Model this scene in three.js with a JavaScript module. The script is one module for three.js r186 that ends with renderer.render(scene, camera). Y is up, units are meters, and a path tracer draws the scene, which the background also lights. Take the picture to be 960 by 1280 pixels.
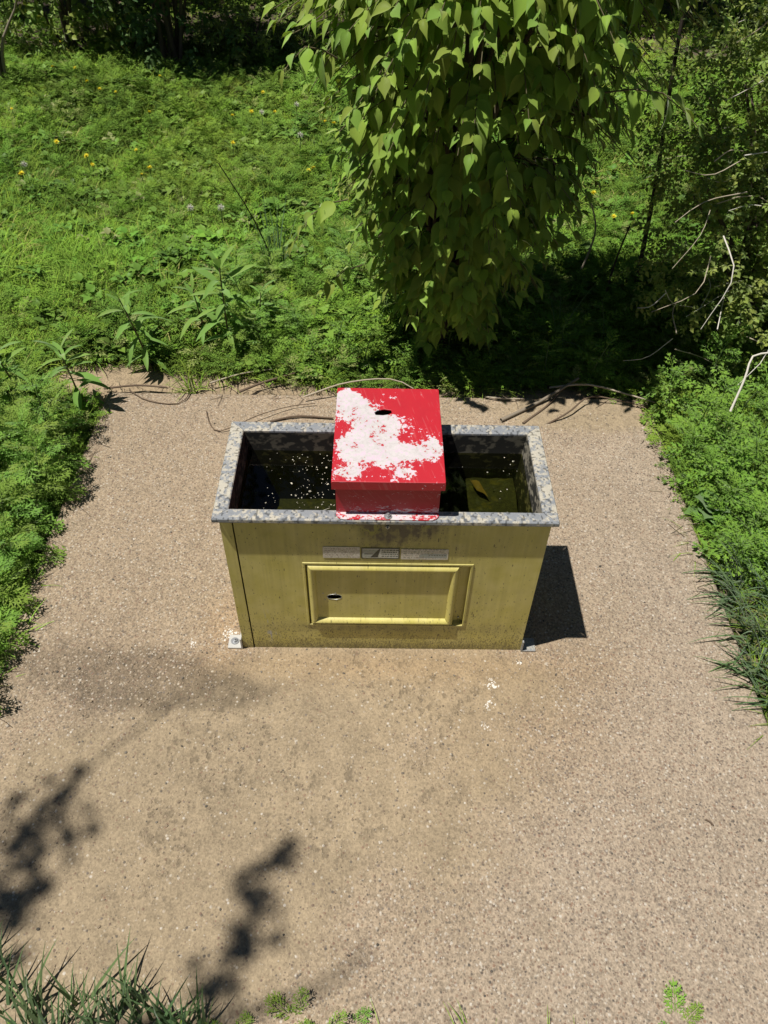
import * as THREE from 'three';
import { mergeGeometries } from 'three/addons/utils/BufferGeometryUtils.js';

// ---------------------------------------------------------------- camera, sky, sun, exposure
const scene = new THREE.Scene();
const camera = new THREE.PerspectiveCamera(66.705, 3 / 4, 0.05, 600);
camera.position.set(-0.0238, 1.6, 1.0747);
camera.rotation.order = 'YXZ';
camera.rotation.set(THREE.MathUtils.degToRad(-46.158), THREE.MathUtils.degToRad(-1.043), THREE.MathUtils.degToRad(1.491));
scene.add(camera);

const SUN = new THREE.Vector3(-0.345, 1, 0.106).normalize();
const sun = new THREE.DirectionalLight(new THREE.Color(1.0, 0.955, 0.88), 5);
sun.position.copy(SUN).multiplyScalar(30); sun.castShadow = true;
Object.assign(sun.shadow.camera, { left: -8, right: 8, top: 8, bottom: -8, near: 1, far: 60 });
sun.shadow.mapSize.set(4096, 4096);
scene.add(sun, sun.target);

function skyTexture() {
  const w = 64, h = 64, d = new Float32Array(w * h * 4);
  for (let j = 0; j < h; j++) {
    const e = Math.max(0, ((j + 0.5) / h - 0.5) * 2), k = Math.pow(1 - e, 2.2);
    for (let i = 0; i < w; i++) d.set([0.22 + 0.5 * k, 0.42 + 0.42 * k, 0.9 + 0.1 * k, 1], (j * w + i) * 4);
  }
  const t = new THREE.DataTexture(d, w, h, THREE.RGBAFormat, THREE.FloatType);
  t.mapping = THREE.EquirectangularReflectionMapping; t.magFilter = THREE.LinearFilter; t.needsUpdate = true;
  return t;
}
scene.background = scene.environment = skyTexture();
scene.environmentIntensity = scene.backgroundIntensity = 0.13;

const renderer = new THREE.WebGLRenderer({ antialias: true });
renderer.toneMapping = THREE.LinearToneMapping;
renderer.toneMappingExposure = 1.1;
renderer.shadowMap.enabled = true;

// ---------------------------------------------------------------- helpers
function rng(s) { return () => { s = (s + 0x6d2b79f5) | 0; let t = Math.imul(s ^ (s >>> 15), 1 | s); t = (t + Math.imul(t ^ (t >>> 7), 61 | t)) ^ t; return ((t ^ (t >>> 14)) >>> 0) / 4294967296; }; }
const V = (x, y, z) => new THREE.Vector3(x, y, z);
const clamp = (x, a = 0, b = 1) => Math.min(b, Math.max(a, x));
const sstep = (a, b, x) => { const t = clamp((x - a) / (b - a)); return t * t * (3 - 2 * t); };
const lerp = (a, b, t) => a + (b - a) * t;
const NT = new Float32Array(65536); { const r = rng(77); for (let i = 0; i < 65536; i++) NT[i] = r(); }
function vn(x, y) {                                            // smooth value noise, 0..1
  const xi = Math.floor(x), yi = Math.floor(y); let fx = x - xi, fy = y - yi;
  fx = fx * fx * (3 - 2 * fx); fy = fy * fy * (3 - 2 * fy);
  const a = (xi & 255), b = ((xi + 1) & 255), c = (yi & 255) << 8, d = ((yi + 1) & 255) << 8;
  const p = NT[c | a], q = NT[c | b], r = NT[d | a], s = NT[d | b];
  return p + (q - p) * fx + (r - p) * fy + (p - q - r + s) * fx * fy;
}
function fbm(x, y, n = 4) { let s = 0, a = 0.5, t = 0; for (let i = 0; i < n; i++) { s += a * vn(x, y); t += a; a *= 0.5; x = x * 2.03 + 17.3; y = y * 2.03 + 9.1; } return s / t; }
const toS = (c) => Math.round(255 * clamp(c <= 0.0031308 ? c * 12.92 : 1.055 * Math.pow(Math.max(c, 0), 1 / 2.4) - 0.055));
const SRGB = new Uint8Array(4097); for (let i = 0; i <= 4096; i++) SRGB[i] = toS(i / 4096);
const enc = (c) => SRGB[(clamp(c) * 4096) | 0];
function tex(w, h, fn, color = true) {                         // fn(u, v, out) fills linear r, g, b
  const d = new Uint8Array(w * h * 4), o = [0, 0, 0];
  for (let j = 0; j < h; j++) for (let i = 0; i < w; i++) {
    fn((i + 0.5) / w, (j + 0.5) / h, o); const k = (j * w + i) * 4;
    d[k] = color ? enc(o[0]) : o[0] * 255; d[k + 1] = color ? enc(o[1]) : o[1] * 255; d[k + 2] = color ? enc(o[2]) : o[2] * 255; d[k + 3] = 255;
  }
  return dataTex(d, w, h, color);
}
function dataTex(d, w, h, color) {
  const t = new THREE.DataTexture(d, w, h, THREE.RGBAFormat, THREE.UnsignedByteType);
  t.magFilter = THREE.LinearFilter; t.minFilter = THREE.LinearMipmapLinearFilter; t.wrapS = t.wrapT = THREE.RepeatWrapping;
  if (color) t.colorSpace = THREE.SRGBColorSpace; t.needsUpdate = true; return t;
}
const rgb = (r, g, b) => new THREE.Color().setRGB(r, g, b);
const std = (c, roughness = 0.9, o = {}) => new THREE.MeshStandardMaterial({ color: rgb(...c), roughness, side: THREE.DoubleSide, ...o });
const leafMat = (c, o = {}) => new THREE.MeshPhysicalMaterial({ color: rgb(...c), roughness: 1, transmission: 0.34, thickness: 0, side: THREE.DoubleSide, clearcoat: 0.12, clearcoatRoughness: 0.4, ...o });

const taken = {};
function numbered(n) { const k = taken[n] = (taken[n] ?? -1) + 1; return k ? n + '_' + String(k).padStart(3, '0') : n; }
function tag(o, label, category, group, kind) { o.userData = { label, category }; if (group) o.userData.group = group; if (kind) o.userData.kind = kind; return o; }
function shade(o) { o.castShadow = o.receiveShadow = true; return o; }
function mesh(name, g, m, parent = scene) { const o = shade(new THREE.Mesh(g, m)); o.name = parent === scene ? numbered(name) : name; parent.add(o); return o; }
function thing(name, label, category, [x, y, z] = [0, 0, 0], turn = 0, group) {
  const o = new THREE.Group(); o.name = numbered(name); scene.add(o); o.position.set(x, y, z); o.rotation.y = turn; tag(o, label, category, group); return o;
}
function struct(name, g, m, label) { const o = mesh(name, g, m); o.userData = { kind: 'structure', label, category: name.split('_').pop() }; return o; }
function copies(name, g, m, list, parent = scene, kind = 'stuff') {   // list of [Matrix4, Color | null]
  const o = shade(new THREE.InstancedMesh(g, m, list.length)); o.name = parent === scene ? numbered(name) : name;
  list.forEach(([mt, c], i) => { o.setMatrixAt(i, mt); if (c) o.setColorAt(i, c); });
  o.userData.kind = kind; parent.add(o); return o;
}
function basis(p, dir, up, sx = 1, sy = sx, sz = sx) {        // z along dir, y as near up as it goes
  const z = dir.clone().normalize(), x = V().crossVectors(up, z); if (x.lengthSq() < 1e-6) x.set(1, 0, 0); x.normalize();
  const y = V().crossVectors(z, x);
  return new THREE.Matrix4().makeBasis(x.multiplyScalar(sx), y.multiplyScalar(sy), z.multiplyScalar(sz)).setPosition(p);
}
function geo(pos, idx, uv) {
  const g = new THREE.BufferGeometry(); g.setAttribute('position', new THREE.Float32BufferAttribute(pos, 3));
  g.setAttribute('uv', new THREE.Float32BufferAttribute(uv || new Array(pos.length / 3 * 2).fill(0), 2)); g.setIndex(idx); g.computeVertexNormals(); return g;
}
function tube(pts, r0, r1, sides = 5, seg = 0) {
  const c = pts.length > 2 ? new THREE.CatmullRomCurve3(pts) : new THREE.LineCurve3(pts[0], pts[1]);
  const n = seg || Math.max(1, (pts.length - 1) * 3), P = [], I = [], U = [], f = c.computeFrenetFrames(n);
  for (let i = 0; i <= n; i++) {
    const p = c.getPointAt(i / n), r = lerp(r0, r1, i / n);
    for (let k = 0; k <= sides; k++) { const a = k / sides * 2 * Math.PI, q = p.clone().addScaledVector(f.normals[i], Math.cos(a) * r).addScaledVector(f.binormals[i], Math.sin(a) * r); P.push(q.x, q.y, q.z); U.push(k / sides, i / n); }
  }
  for (let i = 0; i < n; i++) for (let k = 0; k < sides; k++) { const a = i * (sides + 1) + k, b = a + sides + 1; I.push(a, a + 1, b, a + 1, b + 1, b); }
  const m = P.length / 3, e = c.getPointAt(1); P.push(e.x, e.y, e.z); U.push(0.5, 1);
  for (let k = 0; k < sides; k++) I.push(n * (sides + 1) + k, n * (sides + 1) + k + 1, m);
  return geo(P, I, U);
}
// a leaf along +z from the origin, length 1; prof(s) is its half width
function leafGeo(prof, { fold = 0.25, curl = 0.25, seg = 5, petiole = 0.08, wave = 0 } = {}) {
  const P = [], I = [], U = [];
  const at = (s, x) => { const z = petiole + (1 - petiole) * s; P.push(x, fold * Math.abs(x) - curl * z * z + wave * Math.sin(s * 9) * Math.abs(x), z - 0.25 * curl * z * z); U.push(x + 0.5, s); };
  for (let i = 0; i <= seg; i++) { const s = i / seg, w = prof(s); at(s, -w); at(s, 0); at(s, w); }
  for (let i = 0; i < seg; i++) { const a = i * 3; I.push(a, a + 3, a + 1, a + 1, a + 3, a + 4, a + 1, a + 4, a + 2, a + 2, a + 4, a + 5); }
  const k = P.length / 3; P.push(-0.012, 0, 0, 0.012, 0, 0, -0.012, 0, petiole, 0.012, 0, petiole); U.push(0, 0, 0, 0, 0, 0, 0, 0); I.push(k, k + 2, k + 1, k + 1, k + 2, k + 3);
  return geo(P, I, U);
}
const ovate = (w) => (s) => w * Math.pow(Math.sin(Math.PI * Math.pow(clamp(s, 0.015, 0.995), 0.62)), 0.9) * (s > 0.5 ? lerp(1, 0.4, (s - 0.5) / 0.5) : 1);
const lance = (w) => (s) => w * Math.pow(Math.sin(Math.PI * clamp(0.06 + 0.93 * s)), 0.8);
// one grass blade appended to P/I
function blade(P, I, x, z, dir, L, W, lean, bend, seg = 4) {
  const cx = Math.cos(dir), cz = Math.sin(dir), b = P.length / 3;
  let px = 0, py = 0, a = lean;
  for (let i = 0; i <= seg; i++) {
    const s = i / seg, w = W * (1 - Math.pow(s, 1.7)) * 0.5 + 0.0002;
    P.push(x + cx * px - cz * w, py, z + cz * px + cx * w, x + cx * px + cz * w, py + w * 0.4, z + cz * px - cx * w);
    a += bend / seg; px += Math.sin(a) * L / seg; py += Math.cos(a) * L / seg;
  }
  for (let i = 0; i < seg; i++) { const k = b + i * 2; I.push(k, k + 1, k + 2, k + 1, k + 3, k + 2); }
}
function tuftGeo(seed, n, h, spread, W, bend = 1) {
  const r = rng(seed), P = [], I = [];
  for (let i = 0; i < n; i++) { const a = r() * 6.283, d = Math.sqrt(r()) * spread; blade(P, I, Math.cos(a) * d, Math.sin(a) * d, a + (r() - 0.5) * 2, h * (0.45 + 0.55 * r()), W * (0.6 + 0.6 * r()), r() * 0.5, bend * (0.3 + r())); }
  return geo(P, I);
}
// a cut, feathery leaf along +z, length 1
function frond(seed, { pairs = 6, lobes = 3, width = 0.36, curl = 0.35, lw = 0.05 } = {}) {
  const r = rng(seed), P = [], I = [];
  const put = (x, z, lift = 0) => { P.push(x, lift + 0.12 * Math.abs(x) - curl * z * z - 0.35 * x * x, z - 0.2 * curl * z * z); return P.length / 3 - 1; };
  const strip = (x0, z0, x1, z1, w) => {                       // a pointed sliver from 0 to 1
    const dx = x1 - x0, dz = z1 - z0, l = Math.hypot(dx, dz) || 1, nx = -dz / l * w, nz = dx / l * w;
    const t = (r() - 0.5) * w * 2.4, e = (r() - 0.5) * l * 0.5, a = put(x0, z0), b = put(x0 + dx * 0.45 + nx, z0 + dz * 0.45 + nz, e * 0.4 + t), c = put(x0 + dx * 0.45 - nx, z0 + dz * 0.45 - nz, e * 0.4 - t), d = put(x1, z1, e);
    I.push(a, b, c, b, d, c);
  };
  for (let i = 0; i < 3; i++) strip(0, i / 3 - 0.02, 0, (i + 1) / 3 + 0.06, 0.014);
  for (let i = 0; i < pairs; i++) {
    const s = 0.2 + 0.68 * (i / (pairs - 1)), l = width * Math.pow(Math.sin(Math.PI * (0.16 + 0.74 * i / (pairs - 1))), 0.8) * (0.85 + 0.3 * r());
    for (const sd of [-1, 1]) {
      const a = 0.95 - 0.3 * i / pairs + (r() - 0.5) * 0.2, ex = sd * Math.sin(a) * l, ez = s + Math.cos(a) * l, z0 = s + (r() - 0.5) * 0.03;
      strip(0, z0, ex, ez, lw * 0.75);
      for (let k = 0; k < lobes; k++) { const q = (k + 0.9) / (lobes + 0.7), x = ex * q, z = lerp(z0, ez, q), m = l * 0.42 * (1.15 - q); for (const e of [-1, 1]) { const b = a * sd + e * 0.75; strip(x, z, x + Math.sin(b) * m, z + Math.cos(b) * m, lw * 0.6); } }
    }
  }
  strip(0, 0.85, 0, 1.04, lw * 0.7);
  return geo(P, I);
}

// ---------------------------------------------------------------- the slab and the ground
const SX0 = -0.915, SX1 = 0.885, SZ0 = -1.0, SZ1 = 0.83;
const bell = (x, z, cx, cz, rx, rz) => Math.exp(-(((x - cx) / rx) ** 2) - (((z - cz) / rz) ** 2));
function sand(x, z) {                                           // where blown soil lies over the concrete
  const n = fbm(x * 3.1 + 5, z * 3.1 + 2, 5) - 0.5;
  return clamp(sstep(0.34, 0.66, bell(x, z, -0.42, 0.52, 0.46, 0.42) * 0.95 + bell(x, z, 0.02, 0.06, 0.42, 0.1) * 0.7 + bell(x, z, 0.15, 0.3, 0.3, 0.35) * 0.42 + bell(x, z, 0.6, -0.92, 0.5, 0.13) * 0.8 + bell(x, z, -0.5, -0.98, 0.6, 0.06) * 0.5 + n * 0.75));
}
const scuff = (x, z) => clamp(sstep(0.25, 0.8, bell(x, z, -0.62, 0.08, 0.34, 0.09) + bell(x, z, -0.4, 0.13, 0.16, 0.045) * 0.9 + (fbm(x * 9, z * 9, 4) - 0.5) * 0.9));
function relief(x, z) {
  const s = sand(x, z), away = 1 - Math.exp(-(Math.max(0, Math.max(Math.abs(x) - 0.36, z > -0.14 ? z - 0.02 : -0.3 - z)) / 0.04));
  return (s * (0.0015 + 0.007 * Math.max(0, fbm(x * 14, z * 14, 4) - 0.42)) + scuff(x, z) * 0.008 * (fbm(x * 40 + 3, z * 40, 3) - 0.3)) * away;
}
{
  const N = 2048, col = new Uint8Array(N * N * 4), bmp = new Uint8Array(N * N * 4), H = new Float32Array(N * N), C = new Float32Array(N * N * 3), r = rng(5);
  const wx = SX1 - SX0, wz = SZ1 - SZ0;
  for (let j = 0; j < N; j++) for (let i = 0; i < N; i++) {
    const x = SX0 + wx * (i + 0.5) / N, z = SZ1 - wz * (j + 0.5) / N, k = j * N + i;
    const s = sand(x, z), n1 = fbm(x * 2.2, z * 2.2, 3) - 0.5, n2 = vn(x * 26, z * 26) - 0.5, n3 = vn(x * 260, z * 260) - 0.5, n4 = NT[(i * 7 + j * 131 + (j >> 8) * 977) & 65535] - 0.5, n5 = vn(x * 520 + 9, z * 520) - 0.5;
    const damp = scuff(x, z) * (0.5 + 0.5 * vn(x * 60, z * 60)), rust = clamp(bell(x, z, -0.39, -0.06, 0.06, 0.1) + bell(x, z, 0.0, 0.05, 0.5, 0.05) * 0.8 + bell(x, z, 0.35, 0.2, 0.3, 0.2) * 0.35);
    const pink = sstep(0.0, 0.7, x * 0.9 + z * 0.4 + n1);
    let R = 0.305, G = 0.235, B = 0.16;
    R = lerp(R, 0.312, pink); G = lerp(G, 0.25, pink); B = lerp(B, 0.185, pink);
    R = lerp(R, 0.297, s); G = lerp(G, 0.232, s); B = lerp(B, 0.15, s);
    R = lerp(R, R * 1.04, rust); G = lerp(G, G * 0.965, rust); B = lerp(B, B * 0.87, rust);
    const m = (1 + 0.20 * n1 + 0.12 * n2 + lerp(0.55, 0.36, s) * n3 + lerp(0.5, 0.3, s) * n5 + 0.2 * n4 + s * 0.3 * (fbm(x * 30 + 60, z * 30, 4) - 0.5)) * (1 - 0.5 * damp) * (1 - 0.3 * s * sstep(0.62, 0.75, fbm(x * 90, z * 75 + 11, 4)) * sstep(0.45, 0.6, fbm(x * 9 + 31, z * 9, 3)));
    C[k * 3] = R * m; C[k * 3 + 1] = G * m; C[k * 3 + 2] = B * m;
    H[k] = 0.45 + lerp(0.35, 0.2, s) * n3 + 0.25 * n5 + 0.12 * n2 + s * (0.45 * (vn(x * 70, z * 70) - 0.5) + 0.6 * (fbm(x * 30 + 60, z * 30, 4) - 0.5) - 0.35 * sstep(0.62, 0.75, fbm(x * 90, z * 75 + 11, 4)) * sstep(0.45, 0.6, fbm(x * 9 + 31, z * 9, 3))) + damp * 0.3 * (vn(x * 120, z * 120) - 0.5);
  }
  const dot = (x, z, rad, cr, cg, cb, a, dh) => {
    const ci = (x - SX0) / wx * N, cj = (SZ1 - z) / wz * N, R = rad / wx * N;
    for (let j = Math.max(0, Math.floor(cj - R)); j <= Math.min(N - 1, cj + R); j++) for (let i = Math.max(0, Math.floor(ci - R)); i <= Math.min(N - 1, ci + R); i++) {
      const q = Math.hypot(i + 0.5 - ci, j + 0.5 - cj) / R; if (q > 1) continue; const w = a * sstep(1, 0.6, q), k = j * N + i;
      C[k * 3] = lerp(C[k * 3], cr, w); C[k * 3 + 1] = lerp(C[k * 3 + 1], cg, w); C[k * 3 + 2] = lerp(C[k * 3 + 2], cb, w); H[k] += dh * sstep(1, 0, q);
    }
  };
  const PAL = [[0.10, 0.085, 0.07], [0.16, 0.115, 0.085], [0.48, 0.42, 0.33], [0.52, 0.47, 0.4], [0.24, 0.155, 0.105], [0.17, 0.14, 0.115], [0.36, 0.29, 0.21], [0.2, 0.13, 0.09], [0.4, 0.33, 0.25]];
  for (let i = 0; i < 150000; i++) {                             // exposed aggregate
    const x = SX0 + r() * wx, z = SZ0 + r() * wz, s = sand(x, z), big = r();
    if (r() < s * 0.78) continue;
    const c = PAL[(r() * PAL.length) | 0]; dot(x, z, 0.0009 + 0.0026 * big * big * big, c[0], c[1], c[2], 0.5 + 0.5 * r(), 0.25);
  }
  const fleck = (cx, cz, n, sp) => { for (let i = 0; i < n; i++) { const g = r() + r() - 1, h = r() + r() - 1; dot(cx + g * sp, cz + h * sp, 0.001 + 0.003 * r() * r(), 0.72, 0.7, 0.65, 0.85, 0.1); } };
  fleck(0.26, 0.10, 34, 0.022); fleck(0.245, 0.15, 22, 0.02); fleck(0.232, 0.205, 12, 0.012); fleck(-0.46, -0.01, 20, 0.014); fleck(-0.372, -0.04, 60, 0.022); fleck(0.33, 0.035, 10, 0.01);
  for (let k = 0; k < N * N; k++) { for (let c = 0; c < 3; c++) col[k * 4 + c] = enc(C[k * 3 + c]); col[k * 4 + 3] = 255; const h = clamp(H[k]) * 255; bmp[k * 4] = bmp[k * 4 + 1] = bmp[k * 4 + 2] = h; bmp[k * 4 + 3] = 255; }
  const m = new THREE.MeshStandardMaterial({ map: dataTex(col, N, N, true), bumpMap: dataTex(bmp, N, N, false), bumpScale: 0.0034, roughness: 0.95 });
  m.map.wrapS = m.map.wrapT = m.bumpMap.wrapS = m.bumpMap.wrapT = THREE.ClampToEdgeWrapping;
  const n = 260, P = [], U = [], I = [];
  for (let j = 0; j <= n; j++) for (let i = 0; i <= n; i++) {
    const u = i / n, v = j / n, x = SX0 + wx * u, z = SZ1 - wz * v, e = Math.min(u, v, 1 - u, 1 - v) * 1.8;
    const jag = e < 0.004 ? 0.006 * (vn(x * 22 + 40, z * 22) - 0.5) : 0;
    P.push(x + (u < 0.5 ? jag : -jag), relief(x, z) - (e < 0.001 ? 0.006 : 0), z + (v > 0.5 ? jag : -jag)); U.push(u, v);
  }
  for (let j = 0; j < n; j++) for (let i = 0; i < n; i++) { const a = j * (n + 1) + i; I.push(a, a + 1, a + n + 1, a + 1, a + n + 2, a + n + 1); }
  const rim = []; for (let i = 0; i < n; i++) rim.push(i); for (let j = 0; j < n; j++) rim.push(j * (n + 1) + n); for (let i = n; i > 0; i--) rim.push(n * (n + 1) + i); for (let j = n; j > 0; j--) rim.push(j * (n + 1));
  const b0 = P.length / 3; rim.forEach((k) => { P.push(P[k * 3], -0.12, P[k * 3 + 2]); U.push(U[k * 2], U[k * 2 + 1]); });
  rim.forEach((k, i) => { const k2 = rim[(i + 1) % rim.length], a = b0 + i, b = b0 + (i + 1) % rim.length; I.push(k, a, k2, k2, a, b); });
  struct('concrete_slab', geo(P, I, U), m, 'sandy tan concrete slab with exposed aggregate under the trough');
}
function gh(x, z) {
  const d = Math.max(SX0 - x, x - SX1, SZ0 - z, z - SZ1);        // distance outside the slab
  const n = (fbm(x * 1.3 + 3, z * 1.3, 4) - 0.5) * 0.16 + (fbm(x * 7, z * 7, 3) - 0.5) * 0.03;
  return d < 0 ? -0.06 : -0.022 + sstep(0.05, 1.2, d) * (0.03 + n) + (fbm(x * 18, z * 18, 3) - 0.5) * 0.018 * sstep(0, 0.05, d);
}
const bare = (x, z) => {                                         // patches of open sandy soil
  const d = Math.max(SX0 - x, x - SX1, SZ0 - z);
  return clamp(sstep(0.42, 0.62, bell(x, z, -0.97, -1.1, 0.15, 0.1) * 1.5 + bell(x, z, -0.58, -1.05, 0.5, 0.1) * 0.95 + bell(x, z, -1.25, -0.25, 0.07, 0.09) * 0.6 + bell(x, z, 0.45, -1.04, 0.45, 0.05) * 0.8 + bell(x, z, -0.72, -1.24, 0.08, 0.06) * 0.5 + (d > 0 && d < 0.03 ? 0.2 : 0) + (fbm(x * 8, z * 8, 3) - 0.5) * 0.5));
};
{
  const q = [], P = [], I = [], U = [], C = [], n = 150;
  for (let i = 0; i <= n; i++) { const t = i / n * 2 - 1; q.push(Math.sign(t) * (4.2 * Math.abs(t) + 240 * Math.pow(Math.abs(t), 9))); }
  for (let j = 0; j <= n; j++) for (let i = 0; i <= n; i++) {
    const x = q[i], z = q[j] - 1.6, b = bare(x, z), near = Math.hypot(x, z + 2) < 9, w = sstep(-4.1, -5.2, z + 0.5 * (vn(x * 1.5, z * 1.5) - 0.5));
    P.push(x, near ? gh(x, z) : 0, z); U.push(x * 1.7, z * 1.7);
    const k = 0.8 + 0.4 * vn(x * 11, z * 11);
    C.push(lerp(lerp(0.115, 0.1, w), 0.36, b) * k, lerp(lerp(0.098, 0.075, w), 0.275, b) * k, lerp(lerp(0.05, 0.055, w), 0.175, b) * k);
  }
  for (let j = 0; j < n; j++) for (let i = 0; i < n; i++) { const a = j * (n + 1) + i; I.push(a, a + n + 1, a + 1, a + 1, a + n + 1, a + n + 2); }
  const g = geo(P, I, U); g.setAttribute('color', new THREE.Float32BufferAttribute(C, 3));
  const sm = tex(512, 512, (u, v, o) => { const n = 0.62 + 0.5 * (NT[((u * 512) | 0) + ((v * 512) | 0) * 128 & 65535] - 0.5) * 0.5 + 0.35 * (vn(u * 128, v * 128) - 0.5) + 0.35 * (vn(u * 32, v * 32) - 0.5); o[0] = o[1] = o[2] = n + 0.3; });
  const sb = tex(512, 512, (u, v, o) => { o[0] = o[1] = o[2] = clamp(0.5 * vn(u * 128, v * 128) + 0.5 * vn(u * 32, v * 32)); }, false);
  struct('ground', g, new THREE.MeshStandardMaterial({ vertexColors: true, map: sm, bumpMap: sb, bumpScale: 0.006, roughness: 1 }), 'sandy soil under the meadow and round the slab');
}
// ---------------------------------------------------------------- the waterer
const W2 = 0.337, HT = 0.466, DB = -0.281, OV = 0.012;
function sweepSide(profile, side, [a0, a1, b0, b1], map, gap = 0.0004) {   // one mitred side of a rectangular frame; profile: [inset, height]
  const P = [], I = [], U = []; let v = 0;
  for (let i = 0; i + 1 < profile.length; i++) {
    const [o0, h0] = profile[i], [o1, h1] = profile[i + 1], l = Math.hypot(o1 - o0, h1 - h0), k = P.length / 3;
    for (const [o, h, vv] of [[o0, h0, v], [o1, h1, v + l]]) for (const e of [0, 1]) {
      const g = e ? -gap : gap; let a, b;
      if (side === 0) { a = e ? a1 - o : a0 + o; b = b1 - o; a += g; } else if (side === 1) { b = e ? b0 + o : b1 - o; a = a1 - o; b -= g; }
      else if (side === 2) { a = e ? a0 + o : a1 - o; b = b0 + o; a -= g; } else { b = e ? b1 - o : b0 + o; a = a0 + o; b += g; }
      P.push(...map(a, b, h)); U.push(side % 2 ? b : a, vv + side * 0.21);
    }
    I.push(k, k + 1, k + 3, k, k + 3, k + 2); v += l;
  }
  return geo(P, I, U);
}
function rectShape(x0, x1, y0, y1, r = 0.002) {
  const s = new THREE.Shape(); s.moveTo(x0 + r, y0); s.lineTo(x1 - r, y0); s.absarc(x1 - r, y0 + r, r, -Math.PI / 2, 0); s.lineTo(x1, y1 - r); s.absarc(x1 - r, y1 - r, r, 0, Math.PI / 2);
  s.lineTo(x0 + r, y1); s.absarc(x0 + r, y1 - r, r, Math.PI / 2, Math.PI); s.lineTo(x0, y0 + r); s.absarc(x0 + r, y0 + r, r, Math.PI, 1.5 * Math.PI); return s;
}
const hole = (s, pts) => { s.holes.push(new THREE.Path(pts)); return s; };
const ring = (cx, cy, rx, ry, n = 24) => Array.from({ length: n }, (_, i) => new THREE.Vector2(cx + rx * Math.cos(-i / n * 6.2832), cy + ry * Math.sin(-i / n * 6.2832)));
const slabOf = (s, d, bevel = 0) => new THREE.ExtrudeGeometry(s, { depth: d, curveSegments: 6, bevelEnabled: bevel > 0, bevelSize: bevel, bevelThickness: bevel, bevelSegments: 2 });
function uvBox(g, fu, fv) { const p = g.attributes.position, u = g.attributes.uv; for (let i = 0; i < p.count; i++) u.setXY(i, fu(p.getX(i), p.getY(i), p.getZ(i)), fv(p.getX(i), p.getY(i), p.getZ(i))); return g; }
const boxG = (x0, x1, y0, y1, z0, z1) => new THREE.BoxGeometry(x1 - x0, y1 - y0, z1 - z0).translate((x0 + x1) / 2, (y0 + y1) / 2, (z0 + z1) / 2);

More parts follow.
